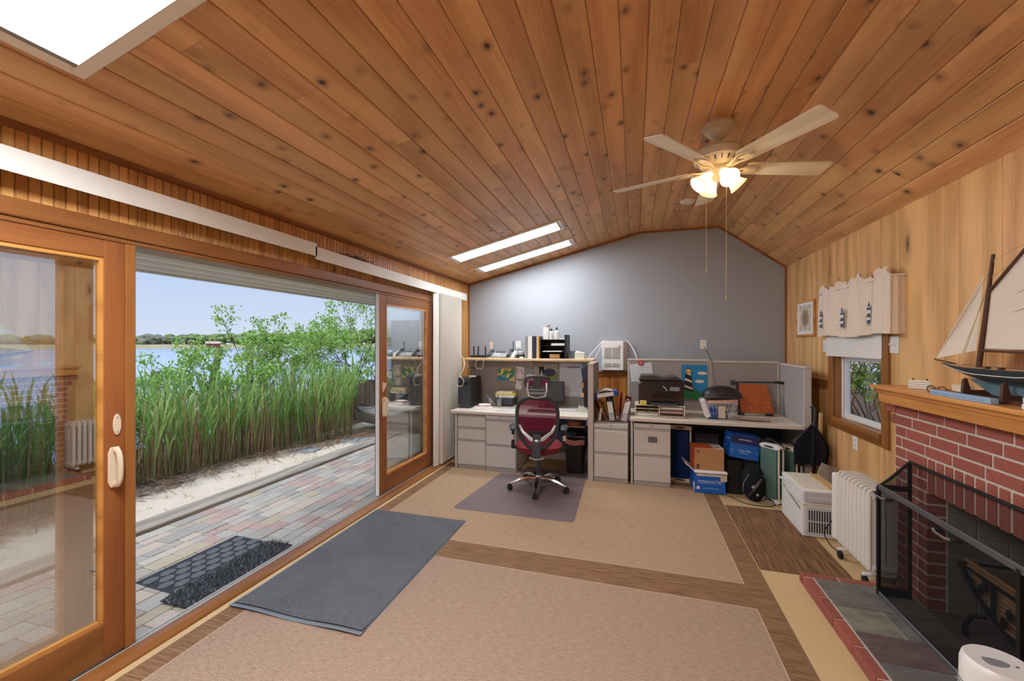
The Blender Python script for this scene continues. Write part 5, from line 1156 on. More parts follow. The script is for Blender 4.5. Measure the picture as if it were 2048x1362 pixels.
mgn = thing('red_magnet_clip', 'red magnet clip holding the schedule sheet', 'magnet', (.07, YP-.004, 1.3)); put('clip_body', MB().box((0, -.008, .03), (.06, .016, .05), (0, R(-6), 0)), m_red, mgn, bevel=.005); put('face', MB().box((0, -.0165, .03), (.04, .001, .03), (0, R(-6), 0)), flat('red_face', C(220,110,110), .4), mgn)

# ================================================================== ON THE LONG DESK
D2 = .753
e, P = TH('desk_organiser', 'cream six slot paper sorter carrying the printer', 'organiser', (.265, 5.05, D2)); m_org = m_cream
for x in (.0, .258, .52): P('upright', MB().bx(x, x+.013, 4.92, 5.22, D2, D2+.122), m_org)
P('base', MB().bx(.0, .533, 4.92, 5.22, D2, D2+.008), m_org); P('top', MB().bx(-.003, .536, 4.915, 5.222, D2+.118, D2+.126), m_org)
for x0, x1 in ((.013, .258), (.271, .52)):
    for z in (.042, .08): P('shelf', MB().prism([(x0, D2+z), (x0, D2+z+.005), ((x0+x1)/2-.03, D2+z+.005), ((x0+x1)/2-.02, D2+z+.001), ((x0+x1)/2+.02, D2+z+.001), ((x0+x1)/2+.03, D2+z+.005), (x1, D2+z+.005), (x1, D2+z), ((x0+x1)/2, D2+z-.003)], 'y', 4.922, 5.2), m_org)
P('back', MB().bx(.0, .533, 5.215, 5.222, D2, D2+.12), m_org)
for lb, x0, x1, z, h, mm in (('white paper in the bottom left slot of the sorter', .02, .25, .009, .022, m_paper), ('white envelopes in the top right slot of the sorter', .28, .51, .087, .02, m_paper), ('pink forms in the middle right slot of the sorter', .28, .51, .048, .018, flat('pink_forms', C(206,150,150), .7))):
    tag(put('paper_stack', MB().bx(-(x1-x0)/2, (x1-x0)/2, -.13, .13, 0, h), mm, loc=((x0+x1)/2, 5.06, D2+z)), lb, 'papers')
e, P = TH('printer', 'glossy black all-in-one printer with a small grey screen', 'printer', (.28, 5.1, D2+.126)); pz = D2+.126
P('body', MB().prism([(4.95, pz), (4.93, pz+.05), (4.94, pz+.24), (4.97, pz+.28), (5.3, pz+.285), (5.3, pz)], 'x', .04, .525), flat('printer_black', C(40,36,38), .25), bevel=.01, seg=2)
P('scanner_lid', MB().prism([(.045, pz+.28), (.06, pz+.33), (.2, pz+.335), (.3, pz+.305), (.44, pz+.33), (.515, pz+.28)], 'y', 4.96, 5.29), flat('printer_lid', C(66,60,60), .35), bevel=.006)
cp = P('control_panel', MB().prism([(.17, pz+.235), (.23, pz+.15), (.515, pz+.15), (.515, pz+.225), (.42, pz+.25)], 'y', 4.915, 4.945), m_black, bevel=.004)
P('screen', MB().bx(.375, .475, 4.912, 4.9152, pz+.17, pz+.212), flat('lcd', C(150,146,158), .3), cp); P('trim_line', MB().box((.325, 4.913, pz+.195), (.07, .003, .008), (0, R(48), 0)), m_white, cp)
P('paper_slot', MB().bx(.18, .44, 4.925, 4.934, pz+.085, pz+.135), flat('slot_black', C(8,8,10), .3)); P('output_tray', MB().bx(.17, .45, 4.84, 4.94, pz+.012, pz+.03), m_dgrey, bevel=.005)
P('badge', MB().cyl((.065, 4.938, pz+.255), (.065, 4.934, pz+.255), .009, n=12), m_chrome)
tag(put('index_cards', MB().box((0, 0, .025), (.07, .05, .05), (0, 0, .1)), m_yel, loc=(.1, 4.895+.06, D2+.126), bevel=.003), 'small pale yellow card box on the front of the sorter', 'box').location = (.09, 4.9, D2+.127)
wire_basket('white wire basket full of odds and ends next to the printer', .77, .98, 4.88, 5.12, D2, .19, .06, flat('white_wire', C(206,210,220), .4))
for lb, x, y, z, d, rt, mm in (('white boxes tucked at the left of the wire basket', .735, 4.93, D2+.12, (.05, .12, .2), (0, R(-18), 0), m_white2), ('blue striped packet inside the wire basket', .8, 4.9, D2+.08, (.1, .03, .12), (0, R(-10), 0), m_bcov), ('pale jar inside the wire basket', .9, 4.93, D2+.08, (.07, .07, .13), (0, 0, 0), m_cream), ('pink folded papers on top of the wire basket', .91, 5.0, D2+.2, (.28, .2, .03), (0, R(-5), R(6)), flat('salmon_paper', C(220,160,136), .7)), ('dark cloth filling the bottom of the wire basket', .87, 5.02, D2+.05, (.18, .2, .08), (0, 0, 0), m_dgrey)):
    tag(put('basket_item', MB().box((0, 0, 0), d, rt), mm, loc=(x, y, z), bevel=.006), lb, 'item')
e, P = TH('black_case', 'black rounded vinyl case resting on the wire basket', 'case', (.92, 5.02, D2+.225))
def dome(u, v):
    a = 2*math.pi*u; r = math.sin(v*math.pi/2); return (.92+.2*r*math.copysign(abs(math.cos(a))**.7, math.cos(a)), 5.02+.13*r*math.copysign(abs(math.sin(a))**.7, math.sin(a)), D2+.225+.115*math.cos(v*math.pi/2)+.02)
P('shell', MB().grid(dome, 28, 8).add([dome(k/28, 1) for k in range(28)], [list(range(28))]), m_black, smooth=True)
P('rim', MB().tube([(lambda p: (p[0], p[1], p[2]-.004))(dome(k/28, 1)) for k in range(29)], .009, 6, caps=False), m_cfr, smooth=True)
e = thing('paper_cutter', 'worn orange wooden paper cutter propped upright against the panel', 'paper cutter', (1.3, 5.27, D2+.01), (R(-18), 0, 0))
put('board', MB().prism([(-.17, .02), (.2, .02), (.165, .36), (-.165, .36)], 'y', -.012, .012), (lambda t: t.fin(t.mix(t.math('GREATER_THAN', t.noise(38, detail=4, rough=.7), .63), t.mix(t.noise(1.0, t.vec((20, 2, 3)), 4), C(184,96,46), C(150,70,32)), C(214,150,96)), .5))(NT('worn_orange_board')), e, bevel=.004)
put('base_rail', MB().bx(-.165, -.14, -.016, .016, .0, .38), m_black, e); put('foot', MB().bx(.12, .19, -.02, .02, 0, .02), m_black, e); put('foot', MB().bx(-.17, -.1, -.02, .02, 0, .02), m_black, e)
put('blade_arm', MB().box((.02, -.02, .378), (.42, .014, .018), (0, R(-1), 0)).box((-.2, -.018, .37), (.05, .03, .05)), m_cfr, e, bevel=.003)
put('handle', MB().tube([(.22, -.02, .382), (.27, -.022, .383), (.33, -.022, .375), (.36, -.022, .36)], [.012, .017, .017, .01], 10), m_black, e, smooth=True)
tag(put('black_strap', MB().grid(lambda u, v: (.3*u-.12, -.02*math.sin(u*5)+.03*(v-.5)*(1-u*.8), .004+.05*(1-u)**3), 12, 2), m_black, loc=(1.13, 4.93, D2)), 'thin black strap trailing from the basket across the desk', 'strap')
cable('black cord trailing along the desk beside the paper cutter', [(1.06, 4.95, D2+.006), (1.15, 4.9, D2+.006), (1.25, 4.88, D2+.006), (1.36, 4.9, D2+.006)], .004, m_black)

# ================================================================== UNDER THE LONG DESK
def folding_chair(label, loc, rz, sling, cap, inset, L=.24, H=.56, th=.085, tilt=0):
    e = thing('folding_chair', label, 'folding chair', loc, (R(tilt), 0, rz), 'folded sling chairs under the desk')
    for z, s in ((.0, 1), (H-.045, -1)):
        cp_ = put('end_cap', MB().prism([(-L/2, z+.02), (-L/2+.03, z+.045), (L/2-.03, z+.045), (L/2, z+.025), (L/2-.03, z), (-L/2+.03, z)], 'y', -th/2, th/2), cap, e, bevel=.008, seg=2)
        put('inset', MB().prism([(.055*math.cos(a*.5236), z+.0225+.011*math.sin(a*.5236)) for a in range(12)], 'y', -th/2-.002, -th/2), inset, cp_)
    put('sling', MB().grid(lambda u, v: (-L/2+.02+(L-.06)*u, -th/2+.006-.012*math.sin(u*math.pi), .04+(H-.085)*v), 8, 2).grid(lambda u, v: (-L/2+.02+(L-.06)*u, th/2-.006+.012*math.sin(u*math.pi), .04+(H-.085)*v), 8, 2), sling, e, smooth=True)
    put('padding', MB().bx(-L/2+.03, L/2-.05, -th/2+.01, th/2-.01, .045, H-.045), sling, e, bevel=.012)
    put('frame_tube', MB().tube([(L/2-.02, -th/2+.012, .02), (L/2-.022, -th/2+.012, H-.02)], .009, 8).tube([(L/2-.02, th/2-.012, .02), (L/2-.022, th/2-.012, H-.02)], .009, 8), m_cream, e, smooth=True)
    put('arm_strap', MB().tube([(-L/2, -.01, H), (-.02, 0, H+.05), (L/2, .01, H-.01)], [(.004, .018)]*3, 8).tube([(-L/2-.02, .02, H), (-.02, .03, H+.035), (L/2-.03, .03, H)], [(.004, .014)]*3, 8), m_black, e, smooth=True)
m_gsl = fabric('green_sling', C(92,122,114), 180, .1); m_nsl = fabric('navy_sling', C(26,46,96), 180, .1)
folding_chair('folded green sling chair with pale end caps beside the backpack', (1.31, 4.67, .002), R(-52), m_gsl, m_white2, m_dgrey, .23, .575)
folding_chair('folded green sling chair behind the first, next to the umbrella', (1.5, 4.8, .002), R(-58), m_gsl, m_cream, m_dgrey, .26, .54)
folding_chair('folded navy sling chair behind the cardboard boxes', (.5, 5.08, .002), R(-8), m_nsl, m_cream, m_dgrey, .26, .64, .1)
tag(put('grey_case', MB().bx(-.13, .13, -.12, .12, 0, .18).bx(-.16, -.13, -.1, .1, .02, .16), m_dgrey, loc=(.79, 5.28, .37), bevel=.006), 'dark grey equipment case on the suitcase under the desk', 'case')
tag(put('black_suitcase', MB().bx(-.14, .14, -.12, .12, 0, .358).bx(-.05, .05, -.125, -.12, .3, .32), m_rubber, loc=(.79, 5.29, .008), bevel=.01), 'black upright case deep under the desk', 'case')
# paper carton and cardboard box
e = thing('paper_carton', 'blue and white copy paper carton with a flap up on the floor', 'carton', (.745, 4.86, .007), R(3))
W2, D_, HB = .15, .15, .225
put('carton_body', MB().bx(-W2, W2, -D_, D_, 0, HB), m_bluebox, e, bevel=.003)
put('white_band', MB().bx(-W2+.02, W2-.02, -D_-.0015, -D_, HB-.045, HB-.004), m_white, e); put('corner_print', MB().prism([(-W2-.0015, .02), (-W2-.0015, .1), (-W2, .1), (-W2, .02)], 'y', -D_+.0, -D_+.07), m_white, e)
put('flap', MB().box((0, -D_-.015, HB+.006), (.32, .06, .005), (R(8), 0, 0)), m_paper, e); put('flap', MB().box((-W2-.045, .0, HB+.035), (.11, .28, .005), (0, R(40), 0)), m_paper, e)
put('tape_label', MB().bx(W2-.05, W2+.012, -D_-.003, -D_-.001, HB-.09, HB-.01), m_cream, e)
text('Multipurpose Paper', .031, m_paper, e, (-.115, -D_-.001, .118), (R(90), 0, 0)); put('subtitle_line', MB().bx(-.12, .115, -D_-.001, -D_, .104, .109), flat('pale_blue_print', C(150,186,226), .6), e); put('badge_print', MB().bx(-.13, -.1, -D_-.001, -D_, .04, .07), m_paper, e)
put('icon_row', MB().bx(-.07, .085, -D_-.001, -D_, .047, .056), flat('icon_print', C(120,166,218), .6), e)
e = thing('cardboard_box', 'brown cardboard box with an orange taped edge on top of the blue carton', 'box', (.745, 4.86, .2365), R(4))
put('box_body', MB().bx(-.145, .14, -.13, .13, .0, .235), m_card, e, bevel=.003)
put('orange_tape', MB().bx(-.1465, -.145, -.131, .13, .0, .236).bx(-.146, .05, -.12, .1, .235, .2365), flat('orange_tape', C(214,104,56), .5), e)
put('shipping_label', MB().bx(.04, .14, -.11, .06, .235, .2368), m_paper, e); put('label_mark', MB().bx(.06, .11, -.06, -.03, .2368, .2372), m_black, e)
put('printed_marks', MB().bx(-.13, -.1, -.1312, -.13, .02, .07).bx(-.125, -.115, -.1312, -.13, .19, .215).bx(-.11, -.1, -.1312, -.13, .19, .215), flat('carton_ink', C(92,66,48), .7), e)
e = thing('paper_carton', 'tilted bright blue copy paper box with a navy band beside the backpack', 'carton', (1.07, 4.86, .385), (0, R(7.5), R(4)))
put('box_body', MB().bx(-.14, .14, -.11, .14, 0, .235), m_bluebox, e, bevel=.003); put('navy_band', MB().bx(-.1405, .1405, -.1115, -.11, .15, .234), m_navy, e)
put('side_mark', MB().bx(-.1415, -.14, -.05, .04, .17, .18), m_paper, e)
text('HAMMERMILL', .021, m_paper, e, (-.075, -.112, .188), (R(90), 0, 0)); text('Copy Plus', .03, m_paper, e, (-.065, -.111, .075), (R(90), 0, 0)); put('subtitle_line', MB().bx(-.045, .03, -.111, -.11, .055, .061), flat('pale_blue_print2', C(150,186,226), .6), e)
for x in (-.12, .11): put('seal_print', MB().prism([(x+.012*math.cos(a*.5236), .075+.012*math.sin(a*.5236)) for a in range(12)], 'y', -.111, -.11), flat('seal_blue', C(90,150,214), .6), e)
tag(put('black_speaker', MB().bx(-.07, .07, -.12, .14, 0, .345).bx(-.05, .05, -.124, -.12, .03, .3), m_rubber, loc=(1.0, 4.9, .008), bevel=.006), 'black subwoofer box standing between the cartons and the backpack', 'speaker')
tag(put('support_crate', MB().bx(-.09, .08, -.1, .12, 0, .36), m_dgrey, loc=(1.17, 4.95, .008), bevel=.006), 'dark crate under the tilted blue paper box', 'crate')
bp_ = thing('backpack', 'small black backpack slumped on the plywood floor', 'backpack', (1.11, 4.63, .004), (0, R(10), R(6)))
def bag(u, v):
    a = 2*math.pi*u; t = math.pi*v; r = math.sin(t)**.7; return (.108*r*math.cos(a)*(1+.1*math.sin(3*a))+.03*math.cos(t), .06*r*math.sin(a), .175-.17*math.cos(t)+.012*math.sin(5*a)*r)
put('bag_body', MB().grid(bag, 24, 14), fabric('black_nylon', C(34,36,44), 120, .2), bp_, smooth=True)
put('pocket', MB().sphere((.01, -.05, .12), (.075, .028, .085), 14, 10), fabric('black_nylon_pocket', C(28,30,36), 120, .2), bp_, smooth=True)
put('piping', MB().tube([(-.1, -.035, .08), (-.108, -.04, .17), (-.08, -.04, .26), (0, -.03, .315), (.07, -.035, .26)], .003, 6), m_grey, bp_, smooth=True); put('buckle', MB().box((-.03, -.083, .16), (.02, .008, .03), (0, R(30), 0)).box((.02, -.08, .09), (.02, .008, .02), (0, R(-30), 0)), m_alu, bp_)
put('shoulder_strap', MB().tube([(-.05, -.06, .05), (-.03, -.09, .12), (.0, -.09, .19), (.04, -.06, .25)], [(.004, .014)]*4, 8), m_black, bp_, smooth=True)
cable('black cord looped on the plywood in front of the backpack', [(.93, 4.7, .005), (1.05, 4.53, .005), (1.2, 4.5, .005), (1.3, 4.55, .005), (1.29, 4.6, .03), (1.22, 4.62, .1)], .004, m_black)
# umbrella hung on the wing panel, grey board behind the air conditioner
um = thing('umbrella', 'half furled black umbrella hanging from the end of the wing panel', 'umbrella', (1.64, 4.66, .27), (0, R(3), 0))
def umb_f(u, v):
    a = 2*math.pi*u; f = (1-abs(math.sin(4*a)))*.5+.55
    r = (.012+.118*math.sin(min(1, v*1.25)*math.pi*.62)**1.2)*f; zig = .04*abs(math.sin(4*a))*max(0, v-.75)*4
    return (r*math.cos(a)*1.1-.01, r*math.sin(a)*.55, .53-.42*v+zig)
put('canopy', MB().grid(umb_f, 48, 14), fabric('black_umbrella_cloth', C(30,32,38), 90, .2), um, smooth=True)
put('shaft', MB().cyl((0, 0, .0), (0, 0, .6), .005, n=8), m_chrome, um); put('handle', MB().tube([(0, 0, .54), (0, 0, .64), (-.005, 0, .68), (-.025, 0, .7), (-.04, 0, .68)], .011, 10), m_dgrey, um, smooth=True)
put('tip', MB().cyl((0, 0, -.0), (0, 0, .12), .006, .004, n=8), m_white2, um); put('runner_ring', MB().lathe([(.014, .5), (.022, .51), (.022, .53), (.014, .54)], n=12), m_ncov, um, smooth=True)
tag(put('grey_board', MB().box((0, 0, .16), (.13, .02, .34), (R(-8), R(22), 0)), m_grayw, loc=(1.68, 4.52, .0)), 'short grey board leaning on the wood wall behind the air conditioner', 'board').location = (1.68, 4.5, .12)
tag(put('wooden_stick', MB().box((0, 0, .45), (.028, .028, .9), (0, R(2), 0)), m_tan, loc=(1.73, 4.72, .0), bevel=.005), 'pale wooden stick standing behind the umbrella', 'stick')
# ================================================================== AIR CONDITIONER AND RADIATOR
e, P = TH('air_conditioner', 'white window air conditioner set on the floor beside the runner', 'air conditioner', (1.46, 4.15, .0))
ax0, ax1, ay0, ay1, ah = 1.315, 1.6, 3.9, 4.4, .385
P('body', MB().prism([(ay0, .006), (ay0, .255), (ay0+.02, .29), (ay0+.01, ah-.02), (ay0+.03, ah), (ay1, ah), (ay1, .006)], 'x', ax0, ax1), m_white2, bevel=.006, seg=2)
P('rib', MB().bx(ax0-.004, ax1+.004, ay0-.006, ay1, .258, .272), m_cream, bevel=.002)
up = P('control_face', MB().bx(ax0+.012, ax1-.006, ay0-.002, ay0+.012, .285, .372), m_grey.copy() if False else flat('pale_grey_panel', C(196,198,206), .45), bevel=.003)
for k in range(8): P('button', MB().bx(ax0+.05+.022*k, ax0+.06+.022*k, ay0-.004, ay0-.002, .315, .335), m_white, up)
P('label_mark', MB().bx(ax1-.025, ax1-.012, ay0-.0035, ay0-.002, .3, .33), m_red, up)
gf = P('grille_face', MB().bx(ax0+.02, ax1-.004, ay0-.004, ay0+.01, .02, .245), flat('pale_grey_grille', C(204,205,210), .45), bevel=.003)
slm = MB().bx(-.0045, .0045, -.0015, 0, -.042, .042).mesh('slot', [flat('slot_dark', C(26,26,30), .7)])
for r_ in range(2):
    for k in range(13): put('slot', slm, m_black, gf, loc=(ax0+.046+.0178*k, ay0-.004, .085+.095*r_))
tg = P('top_grille', MB().bx(ax0+.02, ax1-.09, ay0+.05, ay1-.03, ah, ah+.004), m_cream)
for k in range(14): P('top_louver', MB().bx(ax0+.03, ax1-.1, ay0+.06+.029*k, ay0+.075+.029*k, ah+.004, ah+.007), m_white, tg)
P('top_filter', MB().bx(ax1-.08, ax1-.01, ay0+.05, ay1-.05, ah, ah+.01), m_tan)
P('carry_handle', MB().tube([(ax0, ay1-.02, .33), (ax0-.022, ay1-.02, .34), (ax0-.022, ay1-.08, .34), (ax0, ay1-.08, .33)], .007, 8), m_white2, smooth=True)
P('side_vent', MB().prism([(ay0+.05, .2), (ay1-.05, .27), (ay1-.05, .29), (ay0+.05, .22)], 'x', ax0-.002, ax0), m_grey)
e, P = TH('oil_radiator', 'white oil filled column radiator beside the brick fireplace', 'radiator', (1.53, 3.42, .0))
def fin_poly(x0, x1, z0, z1, r):
    pts = []
    for cx, cz, a0 in ((x1-r, z1-r, 0), (x0+r, z1-r, 90), (x0+r, z0+r, 180), (x1-r, z0+r, 270)):
        for k in range(5): a = R(a0+22.5*k); pts.append((cx+r*math.cos(a), cz+r*math.sin(a)))
    return pts
m_rad = flat('radiator_enamel', C(228,224,216), .3, var=.02)
rib = MB().prism(fin_poly(-.085, .085, .085, .635, .035), 'y', -.021, .021)
finm = MB().prism(fin_poly(-.085, .085, .085, .635, .035), 'y', -.008, .008).tube([(-.078, 0, .12), (-.08, 0, .36), (-.078, 0, .6)], [(.013, .016)]*3, 8).tube([(.078, 0, .12), (.08, 0, .36), (.078, 0, .6)], [(.013, .016)]*3, 8).tube([(-.06, 0, .13), (.06, 0, .13)], .022, 8).tube([(-.06, 0, .59), (.06, 0, .59)], .022, 8).tube([(0, 0, .14), (0, 0, .58)], .014, 8).mesh('fin', [m_rad], bevel=0, smooth=True)
for k in range(9): put('fin', finm, m_rad, e, loc=(.0, -.21+.052*k, 0))
P('header_tube', MB().cyl((1.53, 3.19, .59), (1.53, 3.64, .59), .02).cyl((1.53, 3.19, .13), (1.53, 3.64, .13), .02), m_rad, smooth=True)
P('control_box', MB().bx(1.44, 1.62, 3.66, 3.71, .1, .6), m_white2, bevel=.01)
for yy in (3.24, 3.58):
    P('foot_bar', MB().bx(1.43, 1.63, yy-.012, yy+.012, .06, .078), m_white2, bevel=.003)
    for xx in (1.445, 1.615): P('wheel', MB().cyl((xx-.01, yy, .028), (xx+.01, yy, .028), .028, n=16).cyl((xx, yy, .028), (xx, yy, .062), .008, n=8), m_rubber, smooth=True)
cable('black cord lying between the radiator and the air conditioner', [(1.5, 3.72, .3), (1.46, 3.76, .2), (1.42, 3.78, .1), (1.44, 3.72, .03), (1.48, 3.66, .006)], .004, m_black)

# ================================================================== FIREPLACE SCREEN AND LOG RACK
sx, sy0, sy1, sz, szb = 1.412, 1.18, 3.015, .715, .875
m_scr = mesh_mat('spark_mesh', C(28,28,30), .34)
fs = thing('fireplace_screen', 'black mesh fireplace screen with grey top rail and twisted handles', 'fireplace screen', (sx, 2.2, HZ)); so = Vector((-sx, -2.2, -HZ))
S = lambda n_, mb, mt, par=None, **k: put(n_, mb, mt, par or fs, loc=so if par is None else (0, 0, 0), **k)
m_rail = flat('rail_grey_steel', C(110,112,118), .4, .6)
S('front_mesh', MB().bx(sx, sx+.002, sy0, sy1, HZ+.01, sz), m_scr); S('side_mesh', MB().prism([(sx, HZ+.01), (sx, sz), (XC-.035, szb), (XC-.035, HZ+.01)], 'y', sy1-.002, sy1), m_scr)
S('top_mesh', MB().add([(sx, sy0, sz), (sx, sy1, sz), (XC-.035, sy1, szb), (XC-.035, sy0, szb)], [(0, 1, 2, 3)]), m_scr)
S('top_rail', MB().bx(sx-.006, sx+.008, sy0, sy1+.006, sz-.016, sz+.016), m_rail, bevel=.003); S('bottom_rail', MB().bx(sx-.006, sx+.008, sy0, sy1+.006, HZ+.001, HZ+.026), m_rail, bevel=.003)
S('back_bar', MB().tube([(XC-.035, sy0, szb), (XC-.035, sy1, szb)], .009, 8), m_blackm); S('slope_bar', MB().tube([(sx, sy1, sz), (sx+.06, sy1, sz+.055), (XC-.035, sy1, szb)], .008, 8), m_blackm)
for yy in (sy1, 2.06, sy0): S('front_post', MB().bx(sx-.008, sx+.008, yy-.009, yy+.009, HZ+.001, sz), m_blackm)
S('back_post', MB().bx(XC-.042, XC-.028, sy1-.008, sy1+.008, HZ+.001, szb), m_blackm); S('side_rail', MB().bx(sx, XC-.035, sy1-.006, sy1+.006, HZ+.001, HZ+.05), m_blackm); S('side_rail', MB().bx(sx, XC-.035, sy1-.006, sy1+.006, sz-.02, sz+.012), m_blackm)
for yc in (2.93, 2.42):
    h_ = S('handle', MB().tube([(sx-.035, yc+.06, sz-.03), (sx-.04, yc+.03, sz-.036), (sx-.04, yc-.03, sz-.036), (sx-.035, yc-.06, sz-.03)], .007, 6), m_chrome, smooth=True)
    for d in (-.06, .06): S('handle_post', MB().box((sx-.02, yc+d, sz-.03), (.036, .026, .008)), m_black, h_)
# log rack with wicker lining and logs
lr = thing('log_rack', 'black iron log rack with leaf scrolls and wicker lining inside the firebox', 'log rack', (1.78, 2.33, HZ)); lo_ = Vector((-1.78, -2.33, -HZ))
Lq = lambda n_, mb, mt, par=None, **k: put(n_, mb, mt, par or lr, loc=lo_ if par is None else (0, 0, 0), **k)
def prof_(t): return (2.33+.43*t, .2+.22*abs(t)**2.2)       # y,z of the cradle curve
for xx in (1.645, 1.9):
    fr_ = Lq('side_frame', MB().tube([(xx, *prof_(-1+k/10)) for k in range(21)], [(.008, .016)]*21, 8, ref=(0, 0, 1)).tube([(xx, 1.9, .42), (xx, 2.76, .42)], [(.007, .012)]*2, 8), m_blackm, smooth=True)
    for t in (-.55, -.2, .15, .5): q = prof_(t); Lq('bar', MB().bx(xx-.005, xx+.005, q[0]-.009, q[0]+.009, q[1], .42), m_blackm, fr_)
    for t, dz in ((.8, .03), (.66, .07), (.6, .12), (.35, .06), (.28, .12), (0, .08), (-.05, .15), (-.35, .1)):
        q = prof_(t); Lq('leaf', MB().sphere((xx-.004, q[0], q[1]+dz), (.006, .02, .028), 10, 6), m_blackm, fr_, smooth=True)
Lq('cross_bar', MB().cyl((1.645, 2.76, .42), (1.9, 2.76, .42), .008, n=8), m_blackm); Lq('cross_bar', MB().cyl((1.645, 1.9, .42), (1.9, 1.9, .42), .008, n=8), m_blackm)
for yy in (2.62, 2.06):
    for xx in (1.645, 1.9): s_ = 1 if yy > 2.33 else -1; Lq('foot', MB().tube([(xx, yy-.03*s_, .235), (xx, yy+.05*s_, .2), (xx, yy+.1*s_, .12), (xx, yy+.1*s_, HZ+.004)], [.011, .011, .012, .014], 8), m_blackm, smooth=True)
m_wick = (lambda t: (t.bump(t.noise(1.0, t.vec((40, 40, 300)), 2), .6, .01), t.fin(t.mix(t.noise(1.0, t.vec((8, 30, 260)), 2), C(206,160,116), C(132,90,58)), .8))[-1])(NT('wicker'))
for k in range(11):
    z = .235+.021*k; hy = .43*((z-.2)/.22)**(1/2.2)*.93
    for xx in (1.668, 1.88): Lq('wicker_strand', MB().tube([(xx+(.006*math.sin(j*3.14+k*3.14)), 2.33-hy+2*hy*j/16, z+.03*0) for j in range(17)], .0105, 5), m_wick, smooth=True)
m_log = wood('split_log', C(196,160,116), C(140,104,70), C(80,56,38), u=1, v=2, rough=.9)
m_barkl = flat('log_bark', C(86,68,54), .95, var=.25, sc=40)
for k, (x, z, r, lb) in enumerate(((1.72, .33, .05, 'split log at the front of the rack'), (1.83, .33, .05, 'split log at the back of the rack'), (1.775, .42, .052, 'split log on top of the others in the rack'))):
    lg = thing('firewood_log', lb, 'log', (x, 2.33, z), group='firewood in the rack'); put('bark', MB().cyl((0, -.28, 0), (0, .28, 0), r, r*.95, 12), m_barkl, lg, smooth=True); put('cut_face', MB().cyl((0, .28, 0), (0, .283, 0), r*.9, r*.9, 12).cyl((0, -.283, 0), (0, -.28, 0), r*.9, r*.9, 12), m_log, lg)
# round white tower heater on the hearth
e, P = TH('tower_fan', 'round white tower fan heater at the bottom right on the slate hearth', 'fan heater', (1.27, 1.94, HZ+.003)); hz0 = HZ+.003
P('body', MB().lathe([(0, hz0), (.1, hz0), (.104, hz0+.01), (.1, hz0+.33), (.094, hz0+.352), (.088, hz0+.358), (0, hz0+.35)], c=(1.27, 1.94, 0), n=40), m_white2, smooth=True)
for k in range(16): P('vent_ring', MB().lathe([(.1035, hz0+.05+.014*k), (.1045, hz0+.053+.014*k), (.1035, hz0+.056+.014*k)], c=(1.27, 1.94, 0), n=40, close=False), m_grey)
P('top_grip', MB().prism([(1.27+.05*math.cos(a*.3927)-.02, 1.94+.022*math.sin(a*.3927)) for a in range(16)], 'z', hz0+.3505, hz0+.354), m_grey); 
for d in (.045, .062): P('indicator', MB().cyl((1.27+d, 1.94-.01, hz0+.352), (1.27+d, 1.94-.01, hz0+.355), .005, n=8), m_dgrey)

# ================================================================== MANTEL THINGS
MZ = 1.308
sb = thing('model_sailboat', 'large model sailing boat with dark green hull and cream sails on the mantel', 'model boat', (1.65, 2.45, MZ)); bo = Vector((-1.65, -2.45, -MZ))
B = lambda n_, mb, mt, par=None, **k: put(n_, mb, mt, par or sb, loc=bo if par is None else (0, 0, 0), **k)
m_hullg = flat('hull_dark_green', C(46,58,64), .35); m_keel = flat('keel_teal', C(96,126,138), .4); m_spar = flat('dark_spar', C(82,52,40), .5); m_sail = fabric('sailcloth', C(228,220,208), 300, .04)
def hl(t, v):                                    # t 0 bow..1 stern, v -1..1 around the section
    s = math.sin(math.pi*min(1, max(0, .08+t*.84)))**.75 if 0 < t < 1 else .12; bw = .085*max(.04, min(1, t*3.2)**.8)*(1-.45*max(0, t-.6)/.4)
    dp = .066*min(1, .1+t*2.4)*(1-.75*max(0, t-.62)/.38); y = 2.89-.92*t
    a = v*math.pi/2; return (1.65+bw*math.sin(a), y, 1.458+.012*(2*t-1)**2-dp*math.cos(a)**.8)
B('hull', MB().grid(lambda u, v: hl(u, 2*v-1), 24, 12), m_hullg, smooth=True)
B('deck', MB().add([hl(k/24, -1) for k in range(25)]+[hl(k/24, 1) for k in range(25)], [(k, k+1, 26+k, 25+k) for k in range(24)]), m_tan)
B('white_stripe', MB().tube([(lambda p: (p[0]-.0015, p[1], p[2]-.001))(hl(.02+.96*k/24, -.8)) for k in range(25)], .0022, 4).tube([(lambda p: (p[0]+.0015, p[1], p[2]))(hl(.02+.96*k/24, .8)) for k in range(25)], .0022, 4), m_white2)
B('rail', MB().tube([hl(k/24, -1) for k in range(25)], .003, 4).tube([hl(k/24, 1) for k in range(25)], .003, 4), m_hullg)
B('keel', MB().prism([(2.7, 1.4), (2.55, 1.33), (2.36, 1.318), (2.32, 1.34), (2.3, 1.4)], 'x', 1.645, 1.655), m_keel, bevel=.002); B('rudder', MB().prism([(2.29, 1.402), (2.325, 1.325), (2.30, 1.32), (2.265, 1.34), (2.255, 1.402)], 'x', 1.646, 1.654), m_keel)
for yy in (2.63, 2.4): B('cradle', MB().prism([(1.575, MZ), (1.725, MZ), (1.725, MZ+.02), (1.72, MZ+.09), (1.705, MZ+.1), (1.69, MZ+.04), (1.61, MZ+.04), (1.595, MZ+.1), (1.58, MZ+.09), (1.575, MZ+.02)], 'y', yy-.008, yy+.008), m_spar, bevel=.002)
B('cradle_rail', MB().bx(1.6, 1.625, 2.33, 2.68, MZ, MZ+.018).bx(1.675, 1.7, 2.33, 2.68, MZ, MZ+.018), m_spar)
